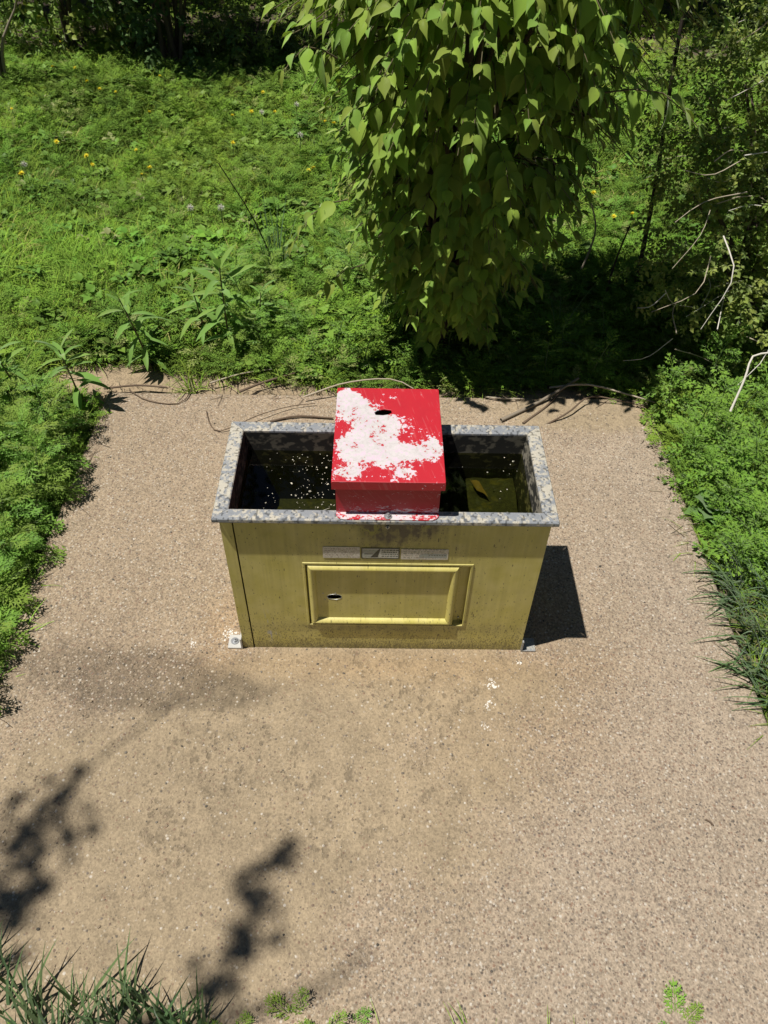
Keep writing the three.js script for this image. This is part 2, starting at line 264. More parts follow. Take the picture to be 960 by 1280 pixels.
const wt = thing('livestock_waterer', 'yellow metal livestock water trough with galvanised rim and red valve cover on the slab', 'water trough');
{
  // paint, dirt and deposits
  const grime = (x, y) => clamp(bell(x, y, 0.0, 0.45, 0.05, 0.055) * 1.5 + bell(x, y, 0.07, 0.44, 0.05, 0.035) * 1.3 + bell(x, y, -0.08, 0.452, 0.05, 0.012) * 0.8 + bell(x, y, 0.0, 0.37, 0.2, 0.045) * 0.32 + bell(x, y, 0.005, 0.086, 0.26, 0.018) * 0.42 + bell(x, y, 0, 0, 0.5, 0.022) * 0.45 + bell(x, y, 0.205, 0.2, 0.03, 0.12) * 0.12);
  const specks = new Float32Array(1024 * 704); {
    const r = rng(91);
    for (let i = 0; i < 34000; i++) {
      const x = r(), y = Math.pow(r(), 1.5), dens = 1.25 * Math.exp(-y / 0.1) + 0.02 + 0.45 * grime((x - 0.5) * 0.674, y * 0.466);
      if (r() > dens) continue; const R = 0.7 + 1.7 * r() * r(), L = 1 + r() * (r() < 0.45 ? 3.5 : 0.8), ci = x * 1024, cj = y * 704, a = 0.35 + 0.6 * r();
      for (let j = Math.max(0, Math.floor(cj - R * L)); j <= Math.min(703, cj + R * L); j++) for (let k = Math.max(0, Math.floor(ci - R)); k <= Math.min(1023, ci + R); k++) if (((k - ci) / R) ** 2 + ((j - cj) / R / L) ** 2 < 1) specks[j * 1024 + k] = Math.max(specks[j * 1024 + k], a);
    }
  }
  const yellow = tex(1024, 704, (u, v, o) => {
    const x = (u - 0.5) * 0.674, y = v * 0.466, st = vn(u * 190, v * 5) - 0.5, st2 = vn(u * 60 + 4, v * 2.2) - 0.5, n = fbm(u * 22, v * 15, 4) - 0.5, f = NT[((u * 1024) | 0) * 3 + ((v * 704) | 0) * 269 & 65535] - 0.5;
    let R = 0.57, G = 0.5, B = 0.148; const m = 1 + 0.12 * st + 0.1 * st2 + 0.22 * n + 0.08 * f; R *= m; G *= m; B *= m * (1 + 0.5 * n);
    const g = clamp(grime(x, y) * (0.3 + 2.4 * fbm(u * 40, v * 30, 3) * fbm(u * 90, v * 9, 2)) + 0.1 * sstep(0.6, 0.8, fbm(u * 9 + 7, v * 6, 4))); R = lerp(R, 0.125, g); G = lerp(G, 0.103, g); B = lerp(B, 0.062, g);
    const li = sstep(0.5, 0.6, fbm(u * 70 + 3, v * 48, 3)) * clamp(bell(x, y, 0.085, 0.452, 0.035, 0.014) * 1.5 + bell(x, y, -0.03, 0.43, 0.02, 0.03) + bell(x, y, 0.02, 0.375, 0.08, 0.012) * 0.6); R = lerp(R, 0.36, li); G = lerp(G, 0.34, li); B = lerp(B, 0.06, li);
    const w = sstep(0.55, 0.75, vn(u * 160, v * 22)) * (bell(x, y, -0.268, 0.09, 0.008, 0.045) + bell(x, y, -0.262, 0.05, 0.014, 0.014)) * 0.7; R = lerp(R, 0.45, w); G = lerp(G, 0.45, w); B = lerp(B, 0.46, w);
    const s = specks[Math.min(703, (v * 704) | 0) * 1024 + Math.min(1023, (u * 1024) | 0)]; o[0] = lerp(R, 0.075, s * 0.85); o[1] = lerp(G, 0.058, s * 0.85); o[2] = lerp(B, 0.03, s * 0.85);
  });
  const paint = new THREE.MeshPhysicalMaterial({ map: yellow, roughness: 0.5, side: THREE.DoubleSide, clearcoat: 0.12, clearcoatRoughness: 0.4 });
  const galvMap = tex(512, 512, (u, v, o) => {
    const n = fbm(u * 60, v * 60, 5), a = sstep(0.42, 0.7, n + 0.9 * (fbm(u * 5, v * 5, 3) - 0.5) + 0.2 * (vn(u * 256, v * 256) - 0.5)), f = 0.84 + 0.32 * NT[((u * 512) | 0) + ((v * 512) | 0) * 311 & 65535], sp = sstep(0.7, 0.78, vn(u * 90, v * 90));
    o[0] = lerp(0.25, 0.5, a) * f; o[1] = lerp(0.265, 0.465, a) * f; o[2] = lerp(0.285, 0.385, a) * f; for (let c = 0; c < 3; c++) o[c] *= 1 - 0.55 * sp;
  }); galvMap.repeat.set(2.4, 2.4);
  const galv = new THREE.MeshStandardMaterial({ map: galvMap, roughness: 0.55, metalness: 0.15, side: THREE.DoubleSide });
  const steel = std([0.42, 0.43, 0.44], 0.4, { metalness: 0.7 }), dark = std([0.012, 0.012, 0.012], 0.9), plateMat = std([0.5, 0.49, 0.46], 0.55, { metalness: 0.25 });
  const uF = (x) => (x + W2) / 0.674, vF = (x, y) => y / 0.466;
  const DX0 = -0.172, DX1 = 0.187, DY0 = 0.1, DY1 = 0.318;

  mesh('front_panel', uvBox(slabOf(hole(rectShape(-0.3095, W2, 0, 0.456, 0.001), [[DX0, DY0], [DX0, DY1], [DX1, DY1], [DX1, DY0]].map((p) => new THREE.Vector2(...p))), 0.003).translate(0, 0, -0.003), uF, vF), paint, wt);
  mesh('corner_strip', uvBox(boxG(-W2, -0.3125, 0, 0.456, -0.004, 0.001), uF, vF), paint, wt);
  for (const s of [-1, 1]) mesh('side_panel', uvBox(boxG(s > 0 ? W2 - 0.003 : -W2, s > 0 ? W2 : -W2 + 0.003, 0, 0.456, DB, -0.0045), (x, y, z) => -z / 0.674 + 0.2, vF), paint, wt);
  mesh('rear_panel', uvBox(boxG(-W2 + 0.0035, W2 - 0.0035, 0, 0.456, DB, DB + 0.003), uF, vF), paint, wt);
  // the door in its recess
  const XY = (z0) => (a, b, h) => [a, b, z0 + h];
  const fr = mesh('door_recess', mergeGeometries([0, 1, 2, 3].map((s) => uvBox(sweepSide([[-0.005, 0], [-0.004, 0.0016], [0, 0.0018], [0.001, 0], [0.001, -0.012], [0.03, -0.012]], s, [DX0, DX1, DY0, DY1], XY(0.0003)), uF, vF))), paint, wt);
  const door = mesh('door', uvBox(slabOf(hole(rectShape(-0.15, 0.145, 0.122, 0.296, 0.001), ring(-0.111, 0.2, 0.0165, 0.0095)), 0.002).translate(0, 0, -0.0045), uF, vF), paint, wt);
  const prof = []; for (let i = 0; i <= 14; i++) { const t = i / 14; prof.push([0.019 * t, -0.004 + 0.0115 * Math.pow(Math.sin(Math.PI * Math.min(1, t * 1.02)), 0.6)]); } prof.unshift([0, -0.011]); prof.push([0.0215, -0.0033]);
  for (let s = 0; s < 4; s++) mesh('door_bead', uvBox(sweepSide(prof, s, [-0.168, 0.163, 0.1035, 0.3145], XY(0)), uF, vF), paint, door);
  const lk = mesh('lock_rim', new THREE.TorusGeometry(0.0165, 0.0007, 6, 24).scale(1, 0.58, 1).translate(-0.111, 0.2, -0.0025), steel, door);
  mesh('lock_bar', boxG(-0.124, -0.098, 0.198, 0.2005, -0.012, -0.009), steel, door);
  for (const [x, y] of [[-0.136, 0.213], [-0.108, 0.2135], [-0.132, 0.19], [-0.107, 0.189]]) mesh('rivet', new THREE.SphereGeometry(0.0016, 8, 6).scale(1, 1, 0.6).translate(x, y, -0.0022), steel, door);
  mesh('hinge_pin', new THREE.SphereGeometry(0.0022, 8, 6).translate(0.176, 0.118, -0.0105), steel, fr);
  // three worn labels
  const lab = (k) => {
    const c = document.createElement('canvas'); c.width = 256; c.height = 112; const g = c.getContext('2d'), r = rng(300 + k);
    g.fillStyle = k === 1 ? '#cfcec6' : '#d6cfc2'; g.fillRect(0, 0, 256, 112);
    if (k !== 1) { for (let row = 0; row < 5; row++) { let x = 8 + r() * 6; while (x < 240) { const w = 4 + r() * 16; g.fillStyle = `rgba(${k ? '60,62,58' : '92,72,66'},${0.15 + 0.3 * r()})`; g.fillRect(x, 10 + row * 20 + r() * 2, w, 9); x += w + 4 + r() * 4; if (r() < 0.06) x += 30; } } if (k === 2) { g.fillStyle = 'rgba(150,156,152,0.85)'; g.beginPath(); g.moveTo(100, 66); g.lineTo(128, 52); g.lineTo(250, 56); g.lineTo(250, 96); g.lineTo(100, 96); g.fill(); g.fillStyle = '#5d6058'; for (let x = 150; x < 240; x += 14) g.fillRect(x, 66, 9, 8); } }
    else { g.fillStyle = '#45473f'; g.fillRect(0, 0, 256, 12); g.fillRect(0, 100, 256, 12); g.fillRect(0, 0, 8, 112); g.fillRect(248, 0, 8, 112); g.fillStyle = '#a9aba3'; g.fillRect(10, 18, 106, 78); g.fillStyle = '#3c3d37'; g.beginPath(); g.moveTo(60, 96); g.lineTo(118, 14); g.lineTo(128, 14); g.lineTo(110, 96); g.fill(); g.fillStyle = '#4a4c45'; g.fillRect(20, 58, 60, 8); for (let row = 0; row < 4; row++) { let x = 136; while (x < 238) { const w = 6 + r() * 14; g.fillStyle = row < 2 ? '#55574f' : '#7c7f76'; g.fillRect(x, 18 + row * 20, w, 12); x += w + 4; } } }
    for (let i = 0; i < 420; i++) { g.fillStyle = `rgba(${110 + r() * 50},${100 + r() * 40},${60 + r() * 40},${0.5 * r()})`; g.fillRect(r() * 256, r() * 112, 1 + r() * 9, 1 + r() * 6); }
    const t = new THREE.CanvasTexture(c); t.colorSpace = THREE.SRGBColorSpace; return t;
  };
  [[-0.131, -0.053], [-0.05, 0.031], [0.034, 0.134]].forEach(([a, b], k) => mesh('label_plate', uvBox(slabOf(rectShape(a, b, 0.339 - 0.001 * k, 0.3745 - 0.002 * k, 0.002), 0.0006).translate(0, 0, 0.0004), (x) => (x - a) / (b - a), (x, y) => (y - 0.337) / 0.037), new THREE.MeshStandardMaterial({ map: lab(k), roughness: 0.5, side: THREE.DoubleSide }), wt));
  // rim, basin
  const XZ = (a, b, h) => [a, h, b];
  for (let s = 0; s < 4; s++) mesh('rim_section', sweepSide([[0.0025, 0.4555], [0.0004, 0.456], [0, 0.458], [0, 0.4645], [0.0012, 0.466], [0.015, 0.4665], [0.0285, 0.4662], [0.0305, 0.4645], [0.0312, 0.455]], s, [-W2 - OV, W2 + OV, DB - OV, OV], XZ), galv, wt);
  const algae = tex(512, 512, (u, v, o) => {
    const x = (u - 0.5) * 0.64, z = v, n = fbm(u * 24, v * 12, 5), y = sstep(0.62, 0.75, n), f = 0.6 + 0.8 * vn(u * 120, v * 60);
    o[0] = 0.026 * f + 0.03 * y; o[1] = 0.027 * f + 0.024 * y; o[2] = 0.009 * f;
  });
  const X0 = -W2 - OV + 0.0316, X1 = -X0, Z0 = DB - OV + 0.0316, Z1 = OV - 0.0316, YB = 0.26;
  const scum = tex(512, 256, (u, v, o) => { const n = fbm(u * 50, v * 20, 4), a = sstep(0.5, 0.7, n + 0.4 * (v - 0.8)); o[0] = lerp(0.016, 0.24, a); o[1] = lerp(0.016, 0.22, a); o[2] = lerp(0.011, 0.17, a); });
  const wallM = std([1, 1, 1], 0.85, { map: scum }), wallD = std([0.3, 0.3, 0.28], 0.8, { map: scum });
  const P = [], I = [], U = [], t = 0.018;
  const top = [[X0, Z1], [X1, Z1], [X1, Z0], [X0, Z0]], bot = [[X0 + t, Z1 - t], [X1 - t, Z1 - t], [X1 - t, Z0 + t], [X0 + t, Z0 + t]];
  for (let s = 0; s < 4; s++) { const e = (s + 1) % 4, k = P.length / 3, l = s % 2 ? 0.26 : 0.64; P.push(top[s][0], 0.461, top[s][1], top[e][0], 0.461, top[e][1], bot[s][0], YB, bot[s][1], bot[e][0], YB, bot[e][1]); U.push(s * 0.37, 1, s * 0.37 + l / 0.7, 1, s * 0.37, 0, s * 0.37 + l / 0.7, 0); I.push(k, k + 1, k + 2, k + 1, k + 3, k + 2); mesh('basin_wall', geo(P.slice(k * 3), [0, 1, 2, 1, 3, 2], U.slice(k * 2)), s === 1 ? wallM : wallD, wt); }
  const bf = new THREE.PlaneGeometry(X1 - X0 - 2 * t, Z1 - Z0 - 2 * t, 80, 40).rotateX(-Math.PI / 2).translate(0, YB + 0.002, (Z0 + Z1) / 2); { const p = bf.attributes.position; for (let i = 0; i < p.count; i++) { const x = p.getX(i), z = p.getZ(i); p.setY(i, YB + 0.002 + sstep(0.1, 0.2, x) * 0.075 + 0.02 * fbm(x * 22, z * 22, 4)); } bf.computeVertexNormals(); }
  mesh('basin_floor', bf, std([1, 1, 1], 0.9, { map: algae }), wt);
  // red valve cover
  const redMap = (white) => tex(512, 512, (u, v, o) => {
    const n = fbm(u * 11, v * 11, 5) - 0.5, n2 = fbm(u * 42 + 9, v * 42 + v * 13, 3) - 0.5, w = white(u, v), a = sstep(0.44, 0.55, w + 0.95 * n + 0.85 * n2 + 0.3 * (vn(u * 150, v * 150) - 0.5)), f = NT[((u * 512) | 0) + ((v * 512) | 0) * 173 & 65535] - 0.5, pk = sstep(0.44, 0.36, w + 0.75 * n + 0.2 * n2 + 0.35 * (vn(u * 60, v * 60) - 0.5));
    const sc = sstep(0.8, 0.9, vn(u * 90 + v * 30, v * 7 - u * 3)) * 0.2;
    const R = lerp(0.46, 0.6, sc) * (1 + 0.14 * n), G = lerp(0.016, 0.2, sc), B = lerp(0.03, 0.2, sc), wr = 0.56 + 0.22 * n2 + 0.14 * n + 0.06 * f, pr = 0.5 * (1 - pk);
    o[0] = lerp(R, wr, a); o[1] = lerp(G + 0.03 * pr, wr * (0.93 - 0.12 * (n2 > 0.12 ? 1 : 0)), a); o[2] = lerp(B + 0.03 * pr, wr * 0.93, a);
  });
  const lidW = (u, v) => {                                       // u across, v from the rear edge (0) to the front (1)
    v = 1 - v;
    const g = (a, b, c, d) => Math.exp(-(((u - a) / c) ** 2) - (((v - b) / d) ** 2));
    return clamp(1.0 * g(0.17, 0.22, 0.24, 0.15) + 0.6 * g(0.06, 0.14, 0.14, 0.1) + 0.95 * g(0.42, 0.5, 0.24, 0.14) + 0.95 * g(0.3, 0.72, 0.26, 0.12) + 0.9 * g(0.66, 0.72, 0.26, 0.09) + 0.8 * g(0.9, 0.66, 0.12, 0.12) + 0.7 * g(0.1, 0.62, 0.1, 0.08) + 0.7 * g(0.62, 0.9, 0.12, 0.08) + 0.75 * g(0.15, 0.92, 0.2, 0.08) + 0.5 * g(0.5, 0.35, 0.14, 0.07) + 0.5 * g(0.3, 0.38, 0.14, 0.1) + 0.3 * g(0.6, 0.12, 0.1, 0.03), 0, 0.8) - 0.02;
  };
  const lidM = new THREE.MeshPhysicalMaterial({ map: redMap(lidW), roughness: 0.45, side: THREE.DoubleSide, clearcoat: 0.2, clearcoatRoughness: 0.35 });
  const wallR = new THREE.MeshPhysicalMaterial({ map: redMap((u, v) => 0.02 + 0.42 * sstep(0.3, 0.02, v) * (0.6 + 0.6 * vn(u * 6, 3)) + 0.12 * sstep(0.9, 1, u)), roughness: 0.5, side: THREE.DoubleSide });
  const flM = new THREE.MeshPhysicalMaterial({ map: redMap((u, v) => 0.5), roughness: 0.5, side: THREE.DoubleSide });
  const cover = new THREE.Group(); cover.name = 'valve_cover'; wt.add(cover);
  const LX0 = -0.107, LX1 = 0.113, LZ0 = -0.29, LZ1 = 0.004, LY = 0.566;
  const lid = slabOf(hole(rectShape(LX0 + 0.001, LX1 - 0.001, -LZ1 + 0.001, -LZ0 - 0.001, 0.002), [[-0.024, 0.198], [-0.027, 0.207], [-0.02, 0.215], [-0.004, 0.219], [0.01, 0.216], [0.012, 0.207], [0.004, 0.2], [-0.008, 0.197]].map((p) => new THREE.Vector2(...p))), 0.0015, 0.001).rotateX(-Math.PI / 2).translate(0, LY - 0.0015, 0);
  mesh('lid', uvBox(lid, (x) => (x - LX0) / (LX1 - LX0), (x, y, z) => 1 - (z - LZ0) / (LZ1 - LZ0)), lidM, cover);
  mesh('lid_lip', mergeGeometries([0, 1, 2, 3].map((s) => uvBox(sweepSide([[0, -0.02], [0, -0.002], [0.001, 0], [0.003, -0.001], [0.003, -0.02], [0, -0.02]], s, [LX0, LX1, LZ0, LZ1], (a, b, h) => [a, LY + h, b], 0), (x, y, z) => (x - LX0 + z) * 3, (x, y) => 0.4 + (y - 0.5) * 3))), wallR, cover);
  const CX0 = -0.1, CX1 = 0.106;
  for (const [n, x0, x1, z0, z1] of [['front_wall', CX0, CX1, -0.012, -0.0095], ['rear_wall', CX0, CX1, -0.282, -0.28], ['side_wall', CX0, CX0 + 0.002, -0.2795, -0.0125], ['side_wall', CX1 - 0.002, CX1, -0.2795, -0.0125]])
    mesh(n, uvBox(boxG(x0, x1, n === 'front_wall' || n === 'rear_wall' ? 0.469 : 0.40, 0.5625, z0, z1), (x, y, z) => (n === 'side_wall' ? z * 4 : (x - CX0) / (CX1 - CX0)), (x, y) => (y - 0.469) / 0.095), wallR, cover);
  const fl = slabOf((() => { const s = new THREE.Shape(); s.moveTo(CX0, 0.012); s.lineTo(CX1, 0.012); s.lineTo(CX1, 0.004); s.quadraticCurveTo(CX1 - 0.002, -0.009, CX1 - 0.018, -0.0098); s.lineTo(CX0 + 0.018, -0.0098); s.quadraticCurveTo(CX0 + 0.002, -0.009, CX0, 0.004); return s; })(), 0.0016, 0.0004).rotateX(-Math.PI / 2).translate(0, 0.4673, 0);
  mesh('flange', uvBox(fl, (x) => (x - CX0) / 0.206, (x, y, z) => 0.3 + z * 6), flM, cover);
  const bolt = (par, x, y, z, r, flat) => { const b = mesh('bolt', mergeGeometries([new THREE.CylinderGeometry(r * 1.7, r * 1.7, r * 0.35, 16), new THREE.CylinderGeometry(r, r, r * 0.9, 6).translate(0, r * 0.6, 0), new THREE.CylinderGeometry(r * 0.5, r * 0.5, r * 0.8, 10).translate(0, r * 1.4, 0)]), steel, par); b.position.set(x, y, z); if (flat) b.rotation.x = Math.PI / 2; return b; };
  bolt(cover, 0.004, 0.4702, 0.002, 0.0048);
  bolt(wt, 0.004, 0.437, 0.001, 0.0026, true);
  for (const [x, z, m] of [[-0.3565, -0.012, plateMat], [0.3555, -0.012, galv]]) {
    const f = mesh('foot_bracket', mergeGeometries([boxG(x - 0.018, x + 0.018, 0.001, 0.005, z - 0.02, z + 0.018), boxG(x > 0 ? x - 0.018 : x + 0.0145, x > 0 ? x - 0.0145 : x + 0.018, 0.0052, 0.04, z - 0.02, z + 0.018)]), m, wt);
    if (x < 0) bolt(f, x - 0.003, 0.0065, z - 0.001, 0.0058);
  }
}
const sunkLeaf = mesh('sunken_leaf', leafGeo(ovate(0.15), { curl: 0.05, fold: 0.3, wave: 0.4, seg: 8 }).applyMatrix4(basis(V(0.195, 0.368, -0.215), V(0.55, -0.02, 0.75), V(0.1, 1, 0), 0.065)), std([0.14, 0.09, 0.02], 0.8)); tag(sunkLeaf, 'yellow dead leaf sunk in the murky water of the trough', 'leaf');
{ // murky water, specks and flecks on it
  const X0 = -0.317, X1 = 0.317, Z0 = -0.262, Z1 = -0.0205, YW = 0.412;
  const w = mesh('water', new THREE.PlaneGeometry(X1 - X0, Z1 - Z0).rotateX(-Math.PI / 2).translate(0, YW, (Z0 + Z1) / 2), new THREE.MeshPhysicalMaterial({ color: rgb(0.6, 0.62, 0.36), roughness: 0.03, transmission: 1, thickness: 0, ior: 1.33, side: THREE.DoubleSide }));
  w.userData = { kind: 'structure', label: 'murky green water standing in the yellow trough', category: 'water' };
  const r = rng(12), L = [];
  for (let i = 0; i < 150; i++) {
    const x = i < 132 ? lerp(X0 + 0.02, -0.105, Math.sqrt(r())) : lerp(0.12, X1 - 0.02, r()), z = lerp(Z0 + 0.015, Z1 - 0.012, r()), s = 0.0006 + 0.0017 * r() * r(), c = 0.2 + 0.4 * r();
    L.push([basis(V(x, YW + 0.0006, z), V(Math.cos(r() * 6.28), 0, Math.sin(r() * 6.28)), V(0, 1, 0), s * (0.6 + r()), s * 0.3, s * (0.8 + r())), rgb(c, c * 0.95, c * 0.75)]);
  }
  const sp = copies('floating_specks', new THREE.IcosahedronGeometry(1, 0), std([1, 1, 1], 0.8), L); tag(sp, 'pale seed specks floating on the dark water beside the red cover', 'specks', null, 'stuff');
  const st = mesh('floating_straw', tube([V(-0.155, YW + 0.001, -0.045), V(-0.14, YW + 0.0012, -0.062), V(-0.118, YW + 0.001, -0.075)], 0.0008, 0.0005, 5), std([0.42, 0.42, 0.34], 0.8)); tag(st, 'thin pale straw floating on the dark water by the red cover', 'straw');
}
// ---------------------------------------------------------------- meadow
const M = {
  grass: leafMat([0.205, 0.32, 0.034], { clearcoat: 0, transmission: 0 }), forb: leafMat([0.15, 0.285, 0.03], { clearcoat: 0, transmission: 0 }), clover: leafMat([0.13, 0.24, 0.03], { transmission: 0 }), bluegrass: leafMat([0.105, 0.19, 0.06]),
  weed: leafMat([0.19, 0.34, 0.035]), cut: leafMat([0.165, 0.325, 0.025]), lance: leafMat([0.18, 0.31, 0.045]), shrub: leafMat([0.225, 0.36, 0.03], { clearcoat: 0.16, clearcoatRoughness: 0.45 }), small: leafMat([0.215, 0.305, 0.045], { clearcoat: 0.3 }), tree: leafMat([0.06, 0.115, 0.03], { transmission: 0 }),
  stalk: std([0.12, 0.1, 0.05]), greenStalk: std([0.1, 0.16, 0.05], 0.7), bark: std([0.11, 0.085, 0.06]), darkBark: std([0.06, 0.045, 0.035]), dry: std([0.42, 0.36, 0.27]), white: std([0.6, 0.57, 0.5]), root: std([0.13, 0.09, 0.06]), twig: std([0.24, 0.2, 0.15]),
};
const UP = V(0, 1, 0);
const cloverGeo = (() => { // a low rosette of small round leaves
  const r = rng(8), G = [];
  const lf = leafGeo(ovate(0.42), { seg: 3, curl: 0.3 });
  for (let i = 0; i < 11; i++) { const a = r() * 6.28, e = 0.1 + r() * 0.9; G.push(lf.clone().applyMatrix4(basis(V(Math.cos(a) * 0.03 * r(), 0.015 + 0.035 * r(), Math.sin(a) * 0.03 * r()), V(Math.cos(a) * Math.cos(e), Math.sin(e), Math.sin(a) * Math.cos(e)), UP, 0.018 + 0.016 * r()))); }
  return mergeGeometries(G);
})();
const forbGeo = [0, 1, 2].map((v) => { // a seedling with feathery leaves
  const r = rng(20 + v), G = [], fs = [frond(v * 3 + 1, { pairs: 6, lobes: 2, lw: 0.024, width: 0.3 }), frond(v * 3 + 2, { pairs: 5, lobes: 2, lw: 0.028, width: 0.34, curl: 0.55 })];
  for (let i = 0; i < 11; i++) { const a = i * 2.4 + r(), e = 0.55 + r() * 0.9; G.push(fs[i % 2].clone().applyMatrix4(basis(V(Math.cos(a) * 0.008, 0.01 + 0.04 * r(), Math.sin(a) * 0.008), V(Math.cos(a) * Math.cos(e), Math.sin(e), Math.sin(a) * Math.cos(e)), UP, 0.045 + 0.035 * r()))); }
  return mergeGeometries(G);
});
const tufts = [tuftGeo(1, 36, 0.085, 0.05, 0.0026, 1.0), tuftGeo(2, 30, 0.12, 0.055, 0.003, 1.5), tuftGeo(3, 44, 0.065, 0.055, 0.0023, 0.8)];
{
  const lists = { g: [[], [], []], f: [[], [], []], c: [], b: [] }, r = rng(44);
  const free = (x, z) => Math.max(SX0 - x, x - SX1, SZ0 - z, z - SZ1);
  let n = 0;
  while (n < 78000) {
    const z = lerp(1.3, -6.6, Math.pow(r(), 0.85)), x = (r() * 2 - 1) * (2.0 + 0.75 * Math.max(0, -z));
    n++;
    const d = free(x, z); if (d < 0.012) continue;
    if (bare(x, z) > 0.35 + 0.4 * r()) continue;
    const wood = sstep(-4.0, -5.0, z + 0.6 * (vn(x * 1.4 + 8, z * 1.4) - 0.5)); if (r() < wood * 0.8) continue;
    const A = fbm(x * 1.1 + 20, z * 1.1, 3), B = fbm(x * 2.3 + 70, z * 2.3 + 30, 3), tone = 0.6 + 0.6 * fbm(x * 3 + 3, z * 3 + 50, 3) + 0.5 * (r() - 0.5);
    const edge = sstep(0.35, 0.03, d), s = (0.55 + 0.6 * r()) * (0.7 + 0.7 * B) * lerp(1, 0.75, edge);
    const p = V(x, gh(x, z) - 0.006, z), m = basis(p, V(Math.cos(r() * 6.28), 0.12 * (r() - 0.5), Math.sin(r() * 6.28)), V(0.25 * (r() - 0.5), 1, 0.25 * (r() - 0.5)), s * 1.15, s, s * 1.15);
    const dry = r() < 0.05, c = dry ? rgb(1.7, 1.05, 3) : rgb(tone * (0.8 + 0.5 * A + 0.2 * (r() - 0.5)), tone, tone * (0.7 + 0.6 * r()));
    const q = r();
    if (d < 0.2 && x > 0 && z > -0.3 && q > 0.3) continue;
    if (q < 0.62 - 0.9 * (A - 0.5) - 0.15 * edge) lists.g[(r() * 3) | 0].push([m, c]);
    else if (q < 0.92) lists.f[(r() * 3) | 0].push([m, c]);
    else lists.c.push([basis(p, V(Math.cos(r() * 6.28), 0, Math.sin(r() * 6.28)), UP, s * 1.3), c]);
  }
  lists.g.forEach((l, i) => tag(copies('meadow_grass', tufts[i], M.grass, l), ['fine bright meadow grass growing behind the slab', 'longer bending meadow grass growing behind the slab', 'short dense meadow grass growing behind the slab'][i], 'grass', null, 'stuff'));
  lists.f.forEach((l, i) => tag(copies('ground_cover', forbGeo[i], M.forb, l), ['feathery low weeds mixed into the meadow', 'finely cut seedlings mixed into the meadow', 'soft ferny weeds carpeting the meadow'][i], 'weeds', null, 'stuff'));
  tag(copies('ground_cover', cloverGeo, M.clover, lists.c), 'small round leaved clover mixed into the meadow', 'clover', null, 'stuff');
  // fallen leaves under the wood and straw litter along the slab
  const ll = [], lg = leafGeo(ovate(0.3), { seg: 3, curl: 0.5, fold: 0.4 });
  for (let i = 0; i < 2600; i++) { const x = (r() * 2 - 1) * 4.5, z = lerp(-4.3, -7.5, r()), a = r() * 6.28, k = 0.5 + 0.9 * r(); ll.push([basis(V(x, gh(x, z) + 0.008, z), V(Math.cos(a), 0.3 * (r() - 0.5), Math.sin(a)), UP, 0.05 + 0.04 * r()), rgb(0.2 * k, 0.14 * k, 0.1 * k)]); }
  tag(copies('leaf_litter', lg, std([1, 1, 1]), ll), 'dead brown leaves lying under the dark wood', 'leaf litter', null, 'stuff');
  const sl = [], sg = tube([V(0, 0, 0), V(0.03, 0.004, 0.5), V(0, 0, 1)], 0.02, 0.012, 4);
  for (let i = 0; i < 420; i++) {
    const side = r(); let x, z;
    if (side < 0.45) { x = lerp(SX0, SX1, r()); z = SZ0 - 0.1 * r() + 0.03; } else if (side < 0.75) { x = SX1 - 0.02 + 0.12 * (r() - 0.35); z = lerp(-1, 0.1, r()); } else { x = SX0 + 0.02 - 0.12 * (r() - 0.3); z = lerp(-1, 0.3, r()); }
    const a = r() * 6.28, l = 0.02 + 0.06 * r() * r(), inS = free(x, z) < 0.005; sl.push([basis(V(x, (inS ? 0.003 : gh(x, z) + 0.01), z), V(Math.cos(a), 0.05 * (r() - 0.5), Math.sin(a)), UP, 0.05, 0.05, l), rgb(...(r() < 0.5 ? [0.36, 0.3, 0.2] : [0.12, 0.085, 0.06]))]);
  }
  tag(copies('straw_litter', sg, std([1, 1, 1]), sl), 'short bits of dry straw and stem strewn along the slab edges', 'litter', null, 'stuff');
  const pl = [];
  for (let i = 0; i < 1500; i++) { const x = lerp(SX0 + 0.01, SX1 - 0.01, r()), z = lerp(SZ0 + 0.01, SZ1 - 0.01, r()), s = 0.0008 + 0.0022 * Math.pow(r(), 4), c = r() < 0.75 ? 0.05 + 0.12 * r() : 0.35 + 0.2 * r(); if (Math.abs(x) < 0.36 && z < 0.02 && z > -0.3) continue; pl.push([basis(V(x, relief(x, z) + s * 0.3, z), V(r() - 0.5, 0.2 * r(), r() - 0.5), UP, s * (0.7 + 0.8 * r()), s * 0.7, s * (0.7 + 0.8 * r())), rgb(c, c * 0.88, c * 0.72)]); }
  for (let i = 0; i < 9000; i++) { const x = lerp(SX0 + 0.01, SX1 - 0.01, r()), z = lerp(-0.1, SZ1 - 0.01, r()), k = Math.max(scuff(x, z), 0.35 * sand(x, z) * sstep(0.4, 0.65, fbm(x * 9 + 31, z * 9, 3))); if (r() > k || (Math.abs(x) < 0.37 && z < 0.03)) continue; const s = 0.0012 + 0.0026 * Math.pow(r(), 3), c = 0.7 + 0.5 * r(); pl.push([basis(V(x, relief(x, z) + s * 0.2, z), V(r() - 0.5, 0.2 * r(), r() - 0.5), UP, s * (0.7 + 0.8 * r()), s * 0.6, s * (0.7 + 0.8 * r())), rgb(0.26 * c, 0.2 * c, 0.135 * c)]); }
  tag(copies('grit', new THREE.IcosahedronGeometry(1, 0), std([1, 1, 1]), pl), 'tiny stones and grit loose on the concrete slab', 'grit', null, 'stuff');
}
